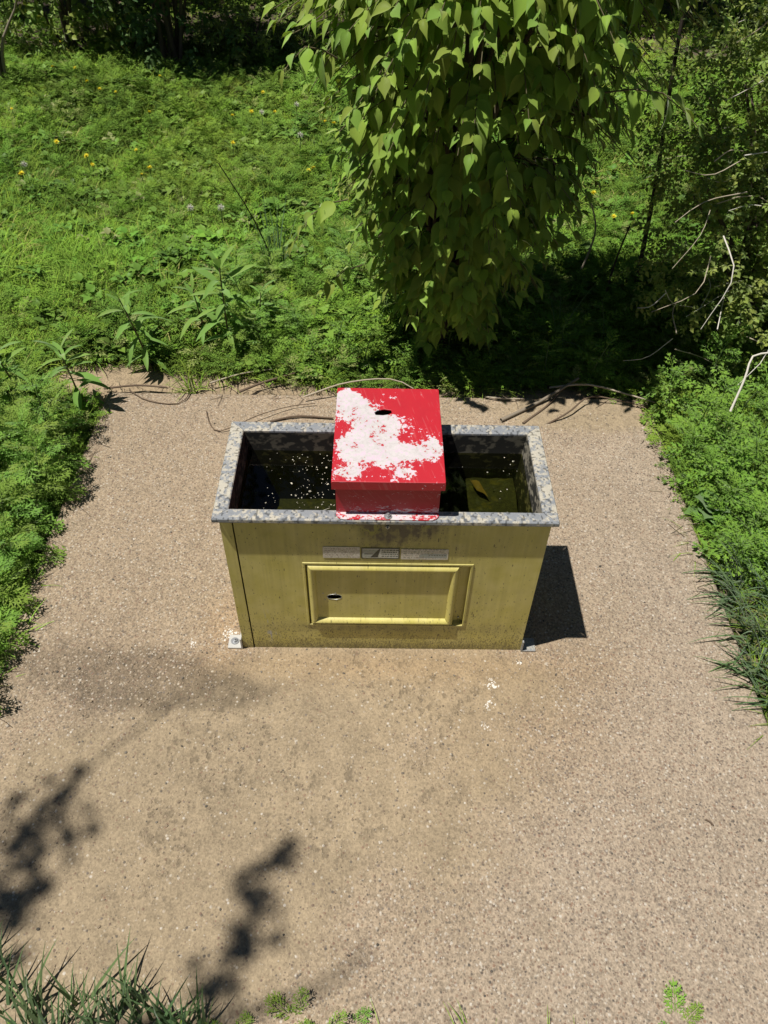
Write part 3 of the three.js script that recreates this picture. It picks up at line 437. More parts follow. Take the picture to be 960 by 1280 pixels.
// dandelions
{
  const st = new THREE.CylinderGeometry(0.0016, 0.002, 1, 5).translate(0, 0.5, 0), petals = (() => { const r = rng(3), P = [], I = []; for (let i = 0; i < 34; i++) blade(P, I, 0, 0, i * 2.4, 0.011 + 0.006 * r(), 0.0042, 0.3 + 1.2 * (i / 34), 0.25, 2); return geo(P, I); })();
  const puff = (() => { const r = rng(4), P = [], I = []; for (let i = 0; i < 90; i++) { const a = r() * 6.28, y = r() * 1.7 - 0.7; blade(P, I, 0, 0, a, 0.016, 0.0016, Math.acos(clamp(y, -1, 1)), 0, 1); } return geo(P, I); })();
  const yel = std([0.8, 0.68, 0.03], 0.7), wh = std([0.62, 0.6, 0.54], 0.9, { transparent: false });
  const pos = [[-1.65, -2.49], [-1.94, -3.25], [-1.9, -3.85], [-1.77, -3.85], [-1.63, -3.59], [-1.55, -3.52], [-1.45, -3.47], [-1.41, -2.7], [-1.38, -2.66], [-1.12, -2.54], [-1.09, -2.59], [-1.59, -2.84], [-1.26, -3.72], [-0.81, -3.34], [-0.71, -3.35], [-0.67, -3.59], [-0.35, -2.57], [-0.33, -2.59], [-1.23, -3.26], [-0.59, -3.4], [-0.31, -3.24], [1.07, -2.17], [0.98, -2.13], [0.93, -2.34], [-0.26, -3.17], [-1.2, -2.8], [-0.75, -2.92], [-2.06, -4.5]];
  const r = rng(31);
  pos.forEach(([x, z], i) => { const h = 0.085 + 0.035 * r(), k = 0.6 + 0.5 * r(), t = thing('dandelion', 'yellow dandelion flower in the meadow grass', 'flower', [x, gh(x, z) - 0.01, z], r() * 6, 'yellow dandelions in the meadow'); mesh('stem', st, M.greenStalk, t).scale.y = h; const p = mesh('flower_head', petals, yel, t); p.position.y = h; p.scale.setScalar(k * 1.05); p.rotation.set((r() - 0.2) * 0.6, 0, (r() - 0.5) * 0.6); });
  [[-1.63, -2.5], [-0.46, -3.3], [-0.4, -2.78], [-0.63, -3.18], [-0.81, -2.1], [-0.68, -2.09]].forEach(([x, z]) => { const h = 0.13 + 0.03 * r(), t = thing('dandelion_clock', 'white dandelion seed head in the meadow grass', 'seed head', [x, gh(x, z) - 0.01, z], 0, 'white dandelion seed heads'); mesh('stem', st, M.greenStalk, t).scale.y = h; mesh('seed_head', puff, wh, t).position.y = h; });
}
// ---------------------------------------------------------------- weeds, each a plant of its own
const fronds = [0, 1, 2, 3].map((i) => frond(60 + i, { pairs: 7, lobes: 3, width: 0.33 + 0.03 * i, lw: 0.023, curl: 0.3 + 0.08 * i }));
const cuts = [0, 1, 2].map((i) => frond(80 + i, { pairs: 4, lobes: 2, width: 0.42, lw: 0.045, curl: 0.35 }));
const tint = (m, k, seed) => { const r = rng(seed), o = []; for (let i = 0; i < k; i++) { const c = m.clone(), t = 0.78 + 0.44 * r(); c.color.setRGB(m.color.r * t * (0.85 + 0.35 * r()), m.color.g * t, m.color.b * t); o.push(c); } return o; };
const weedM = tint(M.weed, 4, 1), cutM = tint(M.cut, 4, 2), lanceM = tint(M.lance, 4, 3), shrubM = tint(M.shrub, 5, 4);
function fernWeed(name, label, group, x, z, h, n, L, seed, shapes, mats, onSlab) {
  const r = rng(seed), y0 = onSlab ? -0.01 : gh(x, z) - 0.005, t = thing(name, label, 'weed', [x, y0, z], 0, group);
  const lx = (r() - 0.5) * 0.5 * h, lz = (r() - 0.5) * 0.5 * h;
  mesh('stem', tube([V(0, 0, 0), V(lx * 0.3, h * 0.5, lz * 0.3), V(lx, h, lz)], 0.0032, 0.0014, 5), M.greenStalk, t);
  for (let i = 0; i < n; i++) {
    const s = Math.pow((i + 0.6) / n, 0.8), a = i * 2.4 + r() * 0.7, e = lerp(0.25, 1.15, s * s) + 0.4 * (r() - 0.5), f = mesh('leaf', shapes[(r() * shapes.length) | 0], mats[(r() * mats.length) | 0], t);
    f.applyMatrix4(basis(V(lx * s * s, h * s, lz * s * s), V(Math.cos(a) * Math.cos(e), Math.sin(e), Math.sin(a) * Math.cos(e)), V((r() - 0.5) * 0.5, 1, (r() - 0.5) * 0.5), L * lerp(1.1, 0.6, s) * (0.8 + 0.4 * r())));
  }
  return t;
}
{
  const r = rng(210);
  const left = [[-1.02, -0.74, 0.24], [-1.13, -0.72, 0.27], [-1.0, -0.62, 0.23], [-1.11, -0.58, 0.28], [-1.22, -0.64, 0.26], [-0.99, -0.5, 0.2], [-1.09, -0.46, 0.22], [-1.19, -0.5, 0.24], [-1.3, -0.56, 0.24], [-1.02, -0.38, 0.15], [-1.13, -0.34, 0.16], [-1.0, -0.27, 0.13], [-0.97, -0.12, 0.13], [-1.06, -0.2, 0.16], [-1.08, -0.07, 0.16], [-0.98, 0.03, 0.12], [-1.06, 0.08, 0.14], [-0.96, 0.16, 0.1], [-1.2, -0.85, 0.24], [-1.3, -0.74, 0.24]];
  left.forEach(([x, z, h], i) => fernWeed('feathery_weed', h >= 0.2 ? 'tall dense feathery weed on the slab edge beside the lance-leaved weeds' : 'low feathery weed on the slab edge across the trough from the blue-green grass', h >= 0.2 ? 'tall feathery weeds beside the lance-leaved weeds' : 'low feathery weeds across from the blue-green grass', x, z, h, 26, 0.13, 400 + i, fronds, weedM));
  const right = [[0.99, -0.93, 0.2], [1.08, -0.99, 0.26], [1.0, -0.8, 0.2], [1.1, -0.84, 0.24], [1.2, -0.9, 0.26], [0.97, -0.69, 0.15], [1.07, -0.71, 0.2], [1.18, -0.74, 0.22], [0.98, -0.57, 0.12], [1.08, -0.58, 0.18], [1.17, -0.6, 0.2], [1.03, -0.47, 0.13], [1.12, -0.46, 0.18], [1.05, -0.37, 0.14], [1.14, -0.35, 0.16], [1.02, -0.29, 0.11], [1.1, -0.26, 0.13], [1.24, -0.5, 0.2]];
  right.forEach(([x, z, h], i) => fernWeed('cut_leaved_weed', h >= 0.2 ? 'tall bright cut-leaved weed on the slab edge below the twiggy small-leaved bush' : 'low bright cut-leaved weed on the slab edge round the broad dock plant', h >= 0.2 ? 'tall cut-leaved weeds below the twiggy bush' : 'low cut-leaved weeds round the dock', x - 0.02 - 0.05 * r(), z, h, 22, 0.105, 500 + i, i % 3 ? cuts.concat(fronds.slice(0, 2)) : cuts, cutM));
  for (let i = 0; i < 16; i++) { const x = lerp(-0.42, 0.85, (i + 0.5 * r()) / 16), z = -1.12 - 0.1 * r() - 0.2 * (i % 2) * r(); fernWeed('cut_leaved_weed', 'low cut-leaved weed behind the slab at the foot of the large-leaved shrub', 'cut-leaved weeds at the shrub foot', x, z, 0.1 + 0.08 * r(), 12, 0.085, 560 + i, cuts, cutM); }
  for (let i = 0; i < 12; i++) { const x = lerp(-0.62, 0.02, r()), z = lerp(-1.22, -1.75, r()); fernWeed('feathery_weed', 'feathery weed in the meadow behind the slab between lance-leaved weed and shrub', 'feathery weeds between lance-leaved weed and shrub', x, z, 0.12 + 0.08 * r(), 20, 0.11, 600 + i, fronds, weedM); }
  for (const [x, z, h, k] of [[-0.265, 0.785, 0.05, 0], [-0.14, 0.78, 0.06, 1], [-0.095, 0.785, 0.06, 2], [-0.05, 0.79, 0.05, 3]]) fernWeed('weed_seedling', 'small cut-leaved seedling at the slab edge facing the trough door beside the grass', 'seedlings beside the grass facing the trough door', x, z, h, 11, 0.095, 640 + k, fronds, weedM);
  fernWeed('weed_seedling', 'lone small cut-leaved seedling at the slab edge facing the trough door', 'lone seedling', 0.515, 0.785, 0.06, 12, 0.1, 650, fronds, weedM);
}
// lance-leaved weeds
{
  const shapes = [leafGeo(lance(0.095), { curl: 0.35, fold: 0.35 }), leafGeo(lance(0.115), { curl: 0.2, fold: 0.3 }), leafGeo(lance(0.085), { curl: 0.6, fold: 0.4 })];
  const make = (x, z, h, n, L, tx, tz, seed, label) => {
    const r = rng(seed), t = thing('lance_leaved_weed', label, 'weed', [x, gh(x, z) - 0.005, z], 0, 'tall lance-leaved weeds');
    mesh('stem', tube([V(0, 0, 0), V(tx * 0.4, h * 0.5, tz * 0.4), V(tx, h, tz)], 0.004, 0.0018, 6), M.stalk, t);
    for (let i = 0; i < n; i++) { const s = lerp(0.18, 1, Math.pow(i / (n - 1), 0.75)), a = i * 2.4 + r() * 0.6, e = lerp(-0.1, 1.1, s * s * s) + 0.3 * (r() - 0.5); mesh('leaf', shapes[(r() * 3) | 0], lanceM[(r() * 4) | 0], t).applyMatrix4(basis(V(tx * s * s, h * s, tz * s * s), V(Math.cos(a) * Math.cos(e), Math.sin(e), Math.sin(a) * Math.cos(e)), UP, L * (s > 0.85 ? 0.8 : 1) * (0.75 + 0.5 * r()))); }
  };
  make(-0.8, -1.15, 0.27, 20, 0.1, -0.06, -0.02, 701, 'tall lance-leaved weed leaning beside the sandy soil behind the slab corner');
  make(-0.54, -1.24, 0.34, 26, 0.115, 0.0, -0.02, 702, 'tallest bushy lance-leaved weed behind the grass tuft at the slab edge');
  make(-0.63, -1.3, 0.22, 16, 0.1, -0.02, 0, 703, 'shorter lance-leaved weed beside the tallest bushy one');
  make(-0.98, -0.94, 0.24, 20, 0.105, -0.01, 0.02, 704, 'lance-leaved weed casting a leaf shadow on the slab corner');
  make(-1.14, -0.9, 0.26, 16, 0.11, -0.03, 0.02, 705, 'lance-leaved weed behind the feathery weeds of the slab edge');
  make(-1.24, -0.96, 0.22, 14, 0.1, 0.0, 0.02, 706, 'pale lance-leaved weed apart from the slab behind the feathery weeds');
  make(-0.45, -1.36, 0.18, 14, 0.09, 0.02, 0, 707, 'short dark lance-leaved weed among feathery meadow weeds');
}
// dock with round leaves on the slab edge
{
  const t = thing('dock_plant', 'broad round-leaved dock plant lying onto the slab among cut-leaved weeds', 'weed', [0.95, gh(0.95, -0.48) - 0.002, -0.48]), r = rng(720), m = tint(leafMat([0.13, 0.29, 0.06]), 3, 9);
  const g = leafGeo(ovate(0.4), { curl: 0.25, fold: 0.15, petiole: 0.14, wave: 0.15, seg: 7 });
  [[-0.09, 0.05, 0.02, 0.1], [-0.05, 0.08, 0.06, 0.09], [-0.02, 0.07, 0.09, 0.09], [-0.06, 0.12, 0.0, 0.1], [-0.02, 0.13, 0.05, 0.09], [-0.04, 0.12, -0.05, 0.09], [0.03, 0.13, 0.06, 0.08], [-0.08, 0.06, 0.08, 0.07]].forEach(([dx, dy, dz, L], i) => mesh('leaf', g, m[i % 3], t).applyMatrix4(basis(V(0, 0.02, 0), V(dx || 0.01, dy * 0.8, dz), UP, L)));
}
// grass clumps, each blade a part
function grassClump(label, group, x, z, n, L, W, seed, mat, lean, toward, spread) {
  const r = rng(seed), inS = x > SX0 && x < SX1 && z > SZ0 && z < SZ1, t = thing('grass_clump', label, 'grass', [x, inS ? -0.004 : gh(x, z) - 0.008, z], 0, group);
  const gs = [0, 1, 2, 3].map((k) => { const P = [], I = []; blade(P, I, 0, 0, 0, 1, W / L, 0.1 + 0.15 * k, lean * (0.6 + 0.25 * k), 6); return geo(P, I); }), ms = tint(mat, 3, seed);
  for (let i = 0; i < n; i++) { const b = mesh('blade', gs[(r() * 4) | 0], ms[(r() * 3) | 0], t), l = L * (0.5 + 0.6 * r()); b.scale.set(l, l, l); b.rotation.y = toward + (r() + r() - 1) * spread; b.rotation.z = (r() - 0.5) * 0.5; b.position.set((r() - 0.5) * 0.06, 0, (r() - 0.5) * 0.06); }
}
[[1.03, -0.3, 0], [0.96, -0.24, 1], [0.93, -0.15, 2], [1.02, -0.17, 3], [0.95, -0.06, 4], [1.05, -0.06, 5], [0.925, 0.03, 6], [1.0, 0.04, 7], [0.92, 0.11, 8], [0.98, 0.14, 9]].forEach(([x, z, k]) => grassClump('blue-green broad grass spilling over the slab edge past the dock plant', 'grass spilling over the slab edge past the dock', x, z, k > 5 ? 24 : 40, 0.19, 0.0065, 800 + k, M.bluegrass, 1.3, Math.PI * 0.98, 1.5));
[[-0.67, 0.74, 0], [-0.6, 0.78, 1], [-0.53, 0.77, 2], [-0.47, 0.775, 3], [-0.42, 0.775, 4], [-0.37, 0.79, 5], [-0.71, 0.69, 6], [-0.56, 0.82, 7], [-0.33, 0.81, 8]].forEach(([x, z, k]) => grassClump('upright green grass on the slab edge facing the trough door', 'grass on the slab edge facing the door', x, z, 20, 0.125, 0.006, 830 + k, M.bluegrass, 0.5, 1.6, 1.6));
grassClump('small tuft of grass on the slab rear edge beside sandy soil', null, -0.64, -1.04, 46, 0.13, 0.005, 850, M.grass, 1.1, 0, 6.28);
grassClump('dark clump of tall sedge standing in the meadow by a leaning stalk', null, -0.42, -1.78, 40, 0.3, 0.006, 851, M.bluegrass, 0.3, 0, 6.28);
grassClump('arching sedge clump in the shaded weeds below the large-leaved shrub', null, 0.62, -1.32, 26, 0.3, 0.006, 852, M.bluegrass, 1.3, 0, 6.28);
// single stalks and sticks
function stick(name, label, category, pts, r0, r1, mat, group) { const o = mesh(name, tube(pts.map((p) => V(...p)), r0, r1, 6), mat); return tag(o, label, category, group); }
stick('dry_stalk', 'thin dark bare stalk leaning out of the sedge clump', 'stalk', [[-0.41, -0.03, -1.76], [-0.48, 0.24, -1.72], [-0.57, 0.5, -1.62]], 0.0035, 0.0016, M.darkBark);
stick('dry_stalk', 'pale crooked dead stalk standing in the sunny grass between shrub and twiggy bush', 'stalk', [[0.76, -0.03, -1.75], [0.8, 0.12, -1.76], [0.8, 0.24, -1.74], [0.77, 0.32, -1.76]], 0.005, 0.003, M.dry);
stick('dry_stalk', 'dark upright broken stem beside the pale crooked dead stalk', 'stalk', [[0.86, -0.03, -1.62], [0.87, 0.15, -1.63], [0.89, 0.3, -1.63]], 0.005, 0.003, M.darkBark);
stick('sapling_stem', 'tall thin dark sapling stem rising beside the twiggy bush', 'sapling', [[1.0, -0.03, -1.7], [0.97, 0.4, -1.7], [0.93, 0.8, -1.72], [0.9, 1.3, -1.75]], 0.009, 0.005, M.darkBark);
stick('fallen_stick', 'thick pale dry stick lying across the slab rear edge behind the trough', 'stick', [[0.38, 0.008, -0.87], [0.5, 0.012, -0.95], [0.66, 0.03, -1.07]], 0.0065, 0.0045, M.twig);
stick('fallen_stick', 'dark straight stick beside the thick pale stick', 'stick', [[0.45, 0.004, -0.86], [0.54, 0.006, -0.95], [0.6, 0.012, -1.03]], 0.004, 0.003, M.root);
stick('fallen_stick', 'long thin dark bent twig reaching from trough corner to weeds', 'stick', [[0.53, 0.004, -0.86], [0.6, 0.02, -0.9], [0.68, 0.03, -0.97], [0.78, 0.02, -0.965], [0.88, 0.012, -0.94]], 0.0032, 0.0022, M.root);
stick('fallen_stick', 'long pale arching twig lying along the slab rear edge toward the weeds', 'stick', [[0.56, 0.012, -1.04], [0.68, 0.035, -1.03], [0.8, 0.03, -0.99], [0.93, 0.02, -0.94]], 0.0036, 0.0024, M.dry);
stick('fallen_stick', 'short forked pale twig by the red cover behind the trough', 'stick', [[0.34, 0.008, -0.99], [0.4, 0.014, -0.975], [0.47, 0.01, -0.98]], 0.003, 0.002, M.dry);
stick('dry_root', 'thin dark stem curving on the slab under the grass tuft', 'root', [[-0.84, 0.006, -1.0], [-0.77, 0.004, -0.95], [-0.66, 0.004, -0.94], [-0.63, 0.01, -1.02]], 0.0022, 0.0015, M.root);
stick('dry_root', 'thin dark curled stem beside the galvanised rim corner', 'root', [[-0.57, 0.004, -0.9], [-0.55, 0.003, -0.84], [-0.52, 0.004, -0.8], [-0.47, 0.012, -0.815], [-0.4, 0.02, -0.86], [-0.3, 0.012, -0.92], [-0.22, 0.01, -0.94]], 0.002, 0.0014, M.root);
stick('dry_root', 'short thick dark twig lying behind the trough by the red cover', 'root', [[-0.36, 0.005, -0.85], [-0.28, 0.008, -0.875], [-0.16, 0.006, -0.87]], 0.0038, 0.003, M.root);
stick('dry_root', 'pale thin straw arching behind the red cover', 'root', [[-0.26, 0.02, -0.96], [-0.12, 0.05, -1.0], [0.04, 0.05, -1.02], [0.1, 0.03, -1.0]], 0.003, 0.002, M.dry);
stick('fallen_stick', 'dark stick among the sandy soil behind the slab', 'stick', [[-0.48, -0.002, -1.01], [-0.4, 0.01, -1.05], [-0.3, 0.012, -1.1]], 0.005, 0.003, M.root);
stick('fallen_stick', 'pale straw stick among the sandy soil beside the grass tuft', 'stick', [[-0.58, 0.004, -1.05], [-0.48, 0.014, -1.09], [-0.38, 0.012, -1.12]], 0.003, 0.002, M.dry);
stick('fallen_stick', 'brown twig lying along the slab rear edge beside the sandy soil', 'stick', [[-0.93, -0.004, -1.02], [-0.82, 0.004, -1.03], [-0.72, 0.0, -1.025]], 0.004, 0.003, M.root);
stick('seed_husk', 'tiny dark husk lying alone on the open slab', 'husk', [[0.673, 0.003, 0.415], [0.68, 0.004, 0.42], [0.687, 0.003, 0.428]], 0.002, 0.0012, M.root);
stick('bent_twig', 'bleached bent twig hooked over the cut-leaved weeds', 'twig', [[1.0, 0.2, -0.69], [1.03, 0.28, -0.74], [1.05, 0.33, -0.78], [1.09, 0.34, -0.78], [1.16, 0.36, -0.79]], 0.0035, 0.0025, M.white);
// ---------------------------------------------------------------- the large-leaved shrub behind the trough
{
  const t = thing('leafy_shrub', 'tall shrub with large drooping pointed leaves behind the trough', 'shrub', [0.19, gh(0.19, -1.28), -1.28]), r = rng(900);
  const RP = [[0, 0.06], [0.1, 0.15], [0.3, 0.24], [0.55, 0.33], [0.8, 0.42], [1.05, 0.52], [1.3, 0.62], [1.7, 0.68], [2.1, 0.52], [2.45, 0.25]];
  const R = (h) => { for (let i = 0; i + 1 < RP.length; i++) if (h < RP[i + 1][0]) return lerp(RP[i][1], RP[i + 1][1], (h - RP[i][0]) / (RP[i + 1][0] - RP[i][0])); return 0.2; };
  for (let i = 0; i < 13; i++) { const a = i * 2.4, k = 0.12 + 0.3 * r(), h = 1.2 + 1.0 * r(); mesh('stem', tube([V(Math.cos(a) * 0.02, -0.04, Math.sin(a) * 0.02), V(Math.cos(a) * 0.06, 0.4 * h, Math.sin(a) * 0.06), V(Math.cos(a) * k * 0.5, 0.75 * h, Math.sin(a) * k * 0.5), V(Math.cos(a) * k, h, Math.sin(a) * k)], 0.011 + 0.006 * r(), 0.004, 6), M.bark, t); }
  const shapes = [leafGeo(ovate(0.24), { curl: 0.35, fold: 0.5, petiole: 0.12, seg: 6 }), leafGeo(ovate(0.2), { curl: 0.5, fold: 0.5, petiole: 0.12, seg: 6, wave: 0.1 }), leafGeo(ovate(0.26), { curl: 0.15, fold: 0.2, petiole: 0.12, seg: 6, wave: 0.08 })];
  const leaves = [], twigs = [];
  const sprig = (p0, p1, n, L) => {
    const mid = p0.clone().lerp(p1, 0.5).add(V(0, 0.05, 0)), out = p1.clone().sub(p0).setY(0).normalize(), side = V(-out.z, 0, out.x); twigs.push(tube([p0, mid, p1], 0.0022, 0.001, 4, 4));
    for (let k = 0; k < n; k++) {
      const s = 0.15 + 0.85 * (k + 0.5) / n, p = p0.clone().lerp(p1, s).addScaledVector(UP, 0.1 * s * (1 - s) * 2), end = k > n - 3;
      for (const e of [-1, 1]) {
        const d = V().addScaledVector(out, 0.35 + 0.5 * r() + (end ? 0.4 : 0)).addScaledVector(side, e * (0.3 + 0.6 * r())).addScaledVector(UP, -0.35 - 1.0 * r() + (end ? 0.35 : 0));
        const nrm = V().addScaledVector(out, 0.6).addScaledVector(UP, 0.6 + 0.3 * r()).addScaledVector(side, e * 0.5 * (r() - 0.2)).add(V(r() - 0.5, 0, r() - 0.5).multiplyScalar(0.7));
        leaves.push([basis(p, d, nrm, L * (end ? 0.6 : 1) * (0.7 + 0.5 * r())), (r() * 3) | 0, (r() * 5) | 0]);
      }
    }
  };
  for (let i = 0; i < 780; i++) {
    const h = i < 470 ? lerp(0.1, 1.3, Math.pow(r(), 0.66)) : lerp(1.25, 2.35, r()), a = i * 2.399 + r(), rr = R(h) * (h > 1.2 && Math.cos(a) > 0.2 ? 0.78 : 1) * (h > 1.1 && -0.96 * Math.cos(a) + 0.29 * Math.sin(a) > 0.25 ? lerp(1, 0.6, sstep(1.1, 1.35, h)) : 1), cx = 0.02 + 0.04 * h + 0.04 * sstep(1.05, 1.5, h), q = 0.25 + 0.35 * r(), o = 0.75 + 0.4 * r();
    sprig(V(cx + Math.cos(a) * rr * q, h + 0.03, Math.sin(a) * rr * q * 0.85), V(cx + Math.cos(a) * rr * o, h - 0.02 - 0.1 * r(), Math.sin(a) * rr * o * 0.85), 4 + (r() * 3 | 0), 0.086);
  }
  sprig(V(-0.32, 1.0, 0.2), V(-0.46, 0.98, 0.3), 4, 0.09); sprig(V(-0.3, 0.62, 0.15), V(-0.47, 0.5, 0.22), 5, 0.075); sprig(V(-0.26, 0.4, 0.12), V(-0.42, 0.27, 0.2), 5, 0.07); sprig(V(0.35, 0.95, 0.25), V(0.58, 0.9, 0.38), 5, 0.09);
  // the leaves that show largest are parts, the rest one mass
  camera.updateMatrixWorld(); camera.updateProjectionMatrix(); const seen = new Map();
  leaves.forEach((l, i) => { const w = V(0, 0, 0.5).applyMatrix4(l[0]).add(t.position), d = w.distanceTo(camera.position), q = w.clone().project(camera); if (Math.abs(q.x) < 1 && Math.abs(q.y) < 1) { const k = (Math.floor(q.x * 48)) + ',' + Math.floor(q.y * 64); if (!seen.has(k) || seen.get(k)[0] > d) seen.set(k, [d, i]); } });
  const near = new Set([...seen.values()].sort((a, b) => a[0] - b[0]).slice(0, 300).map((s) => s[1])), rest = [[], [], []];
  const white = leafMat([1, 1, 1], { clearcoat: 0.16, clearcoatRoughness: 0.45 });
  leaves.forEach(([m, k, c], i) => { if (near.has(i)) mesh('leaf', shapes[k], shrubM[c], t).applyMatrix4(m); else rest[k].push([m, shrubM[c].color]); });
  rest.forEach((l, k) => copies('foliage', shapes[k], white, l, t));
  const tw = mesh('twigs', mergeGeometries(twigs), M.stalk, t); tw.userData.kind = 'stuff';
}
// ---------------------------------------------------------------- twiggy small-leaved bushes and other shrubs
const smallLeaf = leafGeo(ovate(0.3), { seg: 3, curl: 0.2, fold: 0.25 });
const sprayGeo = (() => { const r = rng(33), G = []; for (let i = 0; i < 9; i++) { const s = i / 9, a = i * 2.4; G.push(smallLeaf.clone().applyMatrix4(basis(V(0, 0, s), V(Math.cos(a), Math.sin(a) * 0.8, 0.6), V(0, 1, 0.2), 0.26 + 0.12 * r()))); } G.push(tube([V(0, 0, -0.1), V(0, 0, 1)], 0.01, 0.006, 4, 1)); return mergeGeometries(G); })();
function bush(name, label, category, x, z, { lobes, n, size, mat, seed, stems = 9, stemH = 1.2, bark = M.bark, dead = 0, deadBox, group, stemR = 0.014 }) {
  const r = rng(seed), y0 = gh(x, z), t = thing(name, label, category, [x, y0, z], 0, group), L = [], tot = lobes.reduce((s, l) => s + l[3] * l[4] * l[5], 0);
  for (let i = 0; i < stems; i++) { const l = lobes[i % lobes.length], e = V(l[0] + (r() - 0.5) * l[3] * 1.2, l[1] + (r() - 0.3) * l[4], l[2] + (r() - 0.5) * l[5] * 1.2); mesh('stem', tube([V((r() - 0.5) * 0.1, -0.05, (r() - 0.5) * 0.1), V(e.x * 0.3 + (r() - 0.5) * 0.1, e.y * 0.45, e.z * 0.3), V(e.x * 0.7, e.y * 0.8, e.z * 0.7 + (r() - 0.5) * 0.1), e], stemR * (0.7 + 0.6 * r()), 0.004, 6), bark, t); }
  for (const [cx, cy, cz, rx, ry, rz] of lobes) {
    const m = Math.round(n * rx * ry * rz / tot);
    for (let i = 0; i < m; i++) {
      const u = r() * 2 - 1, a = r() * 6.283, q = Math.pow(r(), 0.42) * (0.82 + 0.36 * vn(cx * 9 + a * 2, u * 3 + cz * 7)), s = Math.sqrt(1 - u * u), o = V(Math.cos(a) * s, u, Math.sin(a) * s), p = V(cx + o.x * rx * q, cy + o.y * ry * q, cz + o.z * rz * q);
      if (p.y < 0.02 || vn(p.x * 7 + 11 + p.y * 5, p.z * 7 + p.y * 9) < 0.3) continue;
      const d = o.clone().add(V(r() - 0.5, r() - 0.55, r() - 0.5).multiplyScalar(1.6)), k = 0.7 + 0.6 * r(); L.push([basis(p, d, V((r() - 0.5), 1, (r() - 0.5)), size * (0.7 + 0.6 * r())), rgb(k * (0.85 + 0.35 * r()), k, k * (0.8 + 0.3 * r()))]);
    }
  }
  copies('crown', sprayGeo, mat, L, t);
  for (let i = 0; i < dead; i++) { const [x0, x1, yb, yt, z0, z1] = deadBox, p = V(lerp(x0, x1, r()), lerp(yb, yt, r()), lerp(z0, z1, r())), a = r() * 6.28, l = 0.08 + 0.22 * r(), d = V(Math.cos(a), (r() - 0.6) * 1.2, Math.sin(a) * 0.5).normalize(), b = V(r() - 0.5, r() - 0.5, r() - 0.5).multiplyScalar(l * 0.5); mesh('dead_twig', tube([p, p.clone().addScaledVector(d, l * 0.5).add(b), p.clone().addScaledVector(d, l)], 0.0011 + 0.0012 * r(), 0.0008, 5, 6), r() < 0.6 ? M.white : M.dry, t); }
  return t;
}
bush('twiggy_bush', 'small-leaved bush tangled with bleached dead twigs above the cut-leaved weeds', 'bush', 1.3, -1.4, { lobes: [[-0.1, 0.42, 0.15, 0.38, 0.36, 0.3], [0.2, 0.6, 0.1, 0.4, 0.45, 0.35], [-0.2, 0.72, -0.1, 0.3, 0.3, 0.3], [0.05, 0.98, 0, 0.45, 0.3, 0.35]], n: 4600, size: 0.056, mat: M.small, seed: 940, dead: 75, deadBox: [-0.45, 0.3, 0.15, 1.15, 0.1, 0.5], stems: 12 });
bush('tall_bush', 'tall small-leaved bush with a dark trunk behind the twiggy bush', 'bush', 1.72, -2.2, { lobes: [[-0.1, 1.1, 0, 0.6, 0.5, 0.5], [0.3, 1.7, 0.1, 0.9, 0.6, 0.8], [-0.35, 1.5, 0.15, 0.5, 0.5, 0.45], [0.1, 0.6, 0.2, 0.35, 0.4, 0.3]], n: 5400, size: 0.066, mat: M.small, seed: 950, dead: 30, deadBox: [-0.7, 0.1, 0.4, 1.3, 0.2, 0.7], stems: 8, stemR: 0.045, bark: M.darkBark });
bush('understorey_bush', 'dense dark bush against the wood at the far end of the meadow', 'bush', -1.3, -4.25, { lobes: [[0, 0.7, 0, 0.45, 0.65, 0.45], [-0.2, 1.5, -0.1, 0.6, 0.7, 0.6], [0.35, 1.4, -0.2, 0.5, 0.7, 0.5]], n: 1900, size: 0.13, mat: M.tree, seed: 960 });
bush('understorey_bush', 'pale loose bush beside the bare grey branches at the meadow end', 'bush', -2.05, -4.6, { lobes: [[0, 0.5, 0, 0.5, 0.5, 0.4], [0.2, 1.2, -0.1, 0.6, 0.6, 0.5]], n: 1100, size: 0.13, mat: M.small, seed: 961, dead: 5, deadBox: [0, 0.7, 0.4, 1.0, 0.2, 0.5] });
bush('understorey_bush', 'low shaded bush between the dense dark bush and the leaf litter', 'bush', -0.8, -4.35, { lobes: [[0, 0.18, 0, 0.36, 0.2, 0.25]], n: 340, size: 0.1, mat: M.small, seed: 962, stems: 4, stemR: 0.006 });
bush('understorey_bush', 'shaded thicket in the wood behind the leaf litter', 'bush', -0.5, -6.6, { lobes: [[0, 0.6, 0, 1.0, 0.6, 0.5], [0.9, 1.2, -0.3, 0.9, 0.9, 0.5], [-1.1, 1.1, -0.2, 0.9, 0.9, 0.5]], n: 1500, size: 0.17, mat: M.tree, seed: 963 });
bush('understorey_bush', 'shaded thicket in the wood behind the large-leaved shrub', 'bush', 1.3, -5.6, { lobes: [[0, 0.7, 0, 1.0, 0.8, 0.5], [1.2, 1.0, 0.2, 0.9, 1.0, 0.6]], n: 1500, size: 0.16, mat: M.tree, seed: 964 });
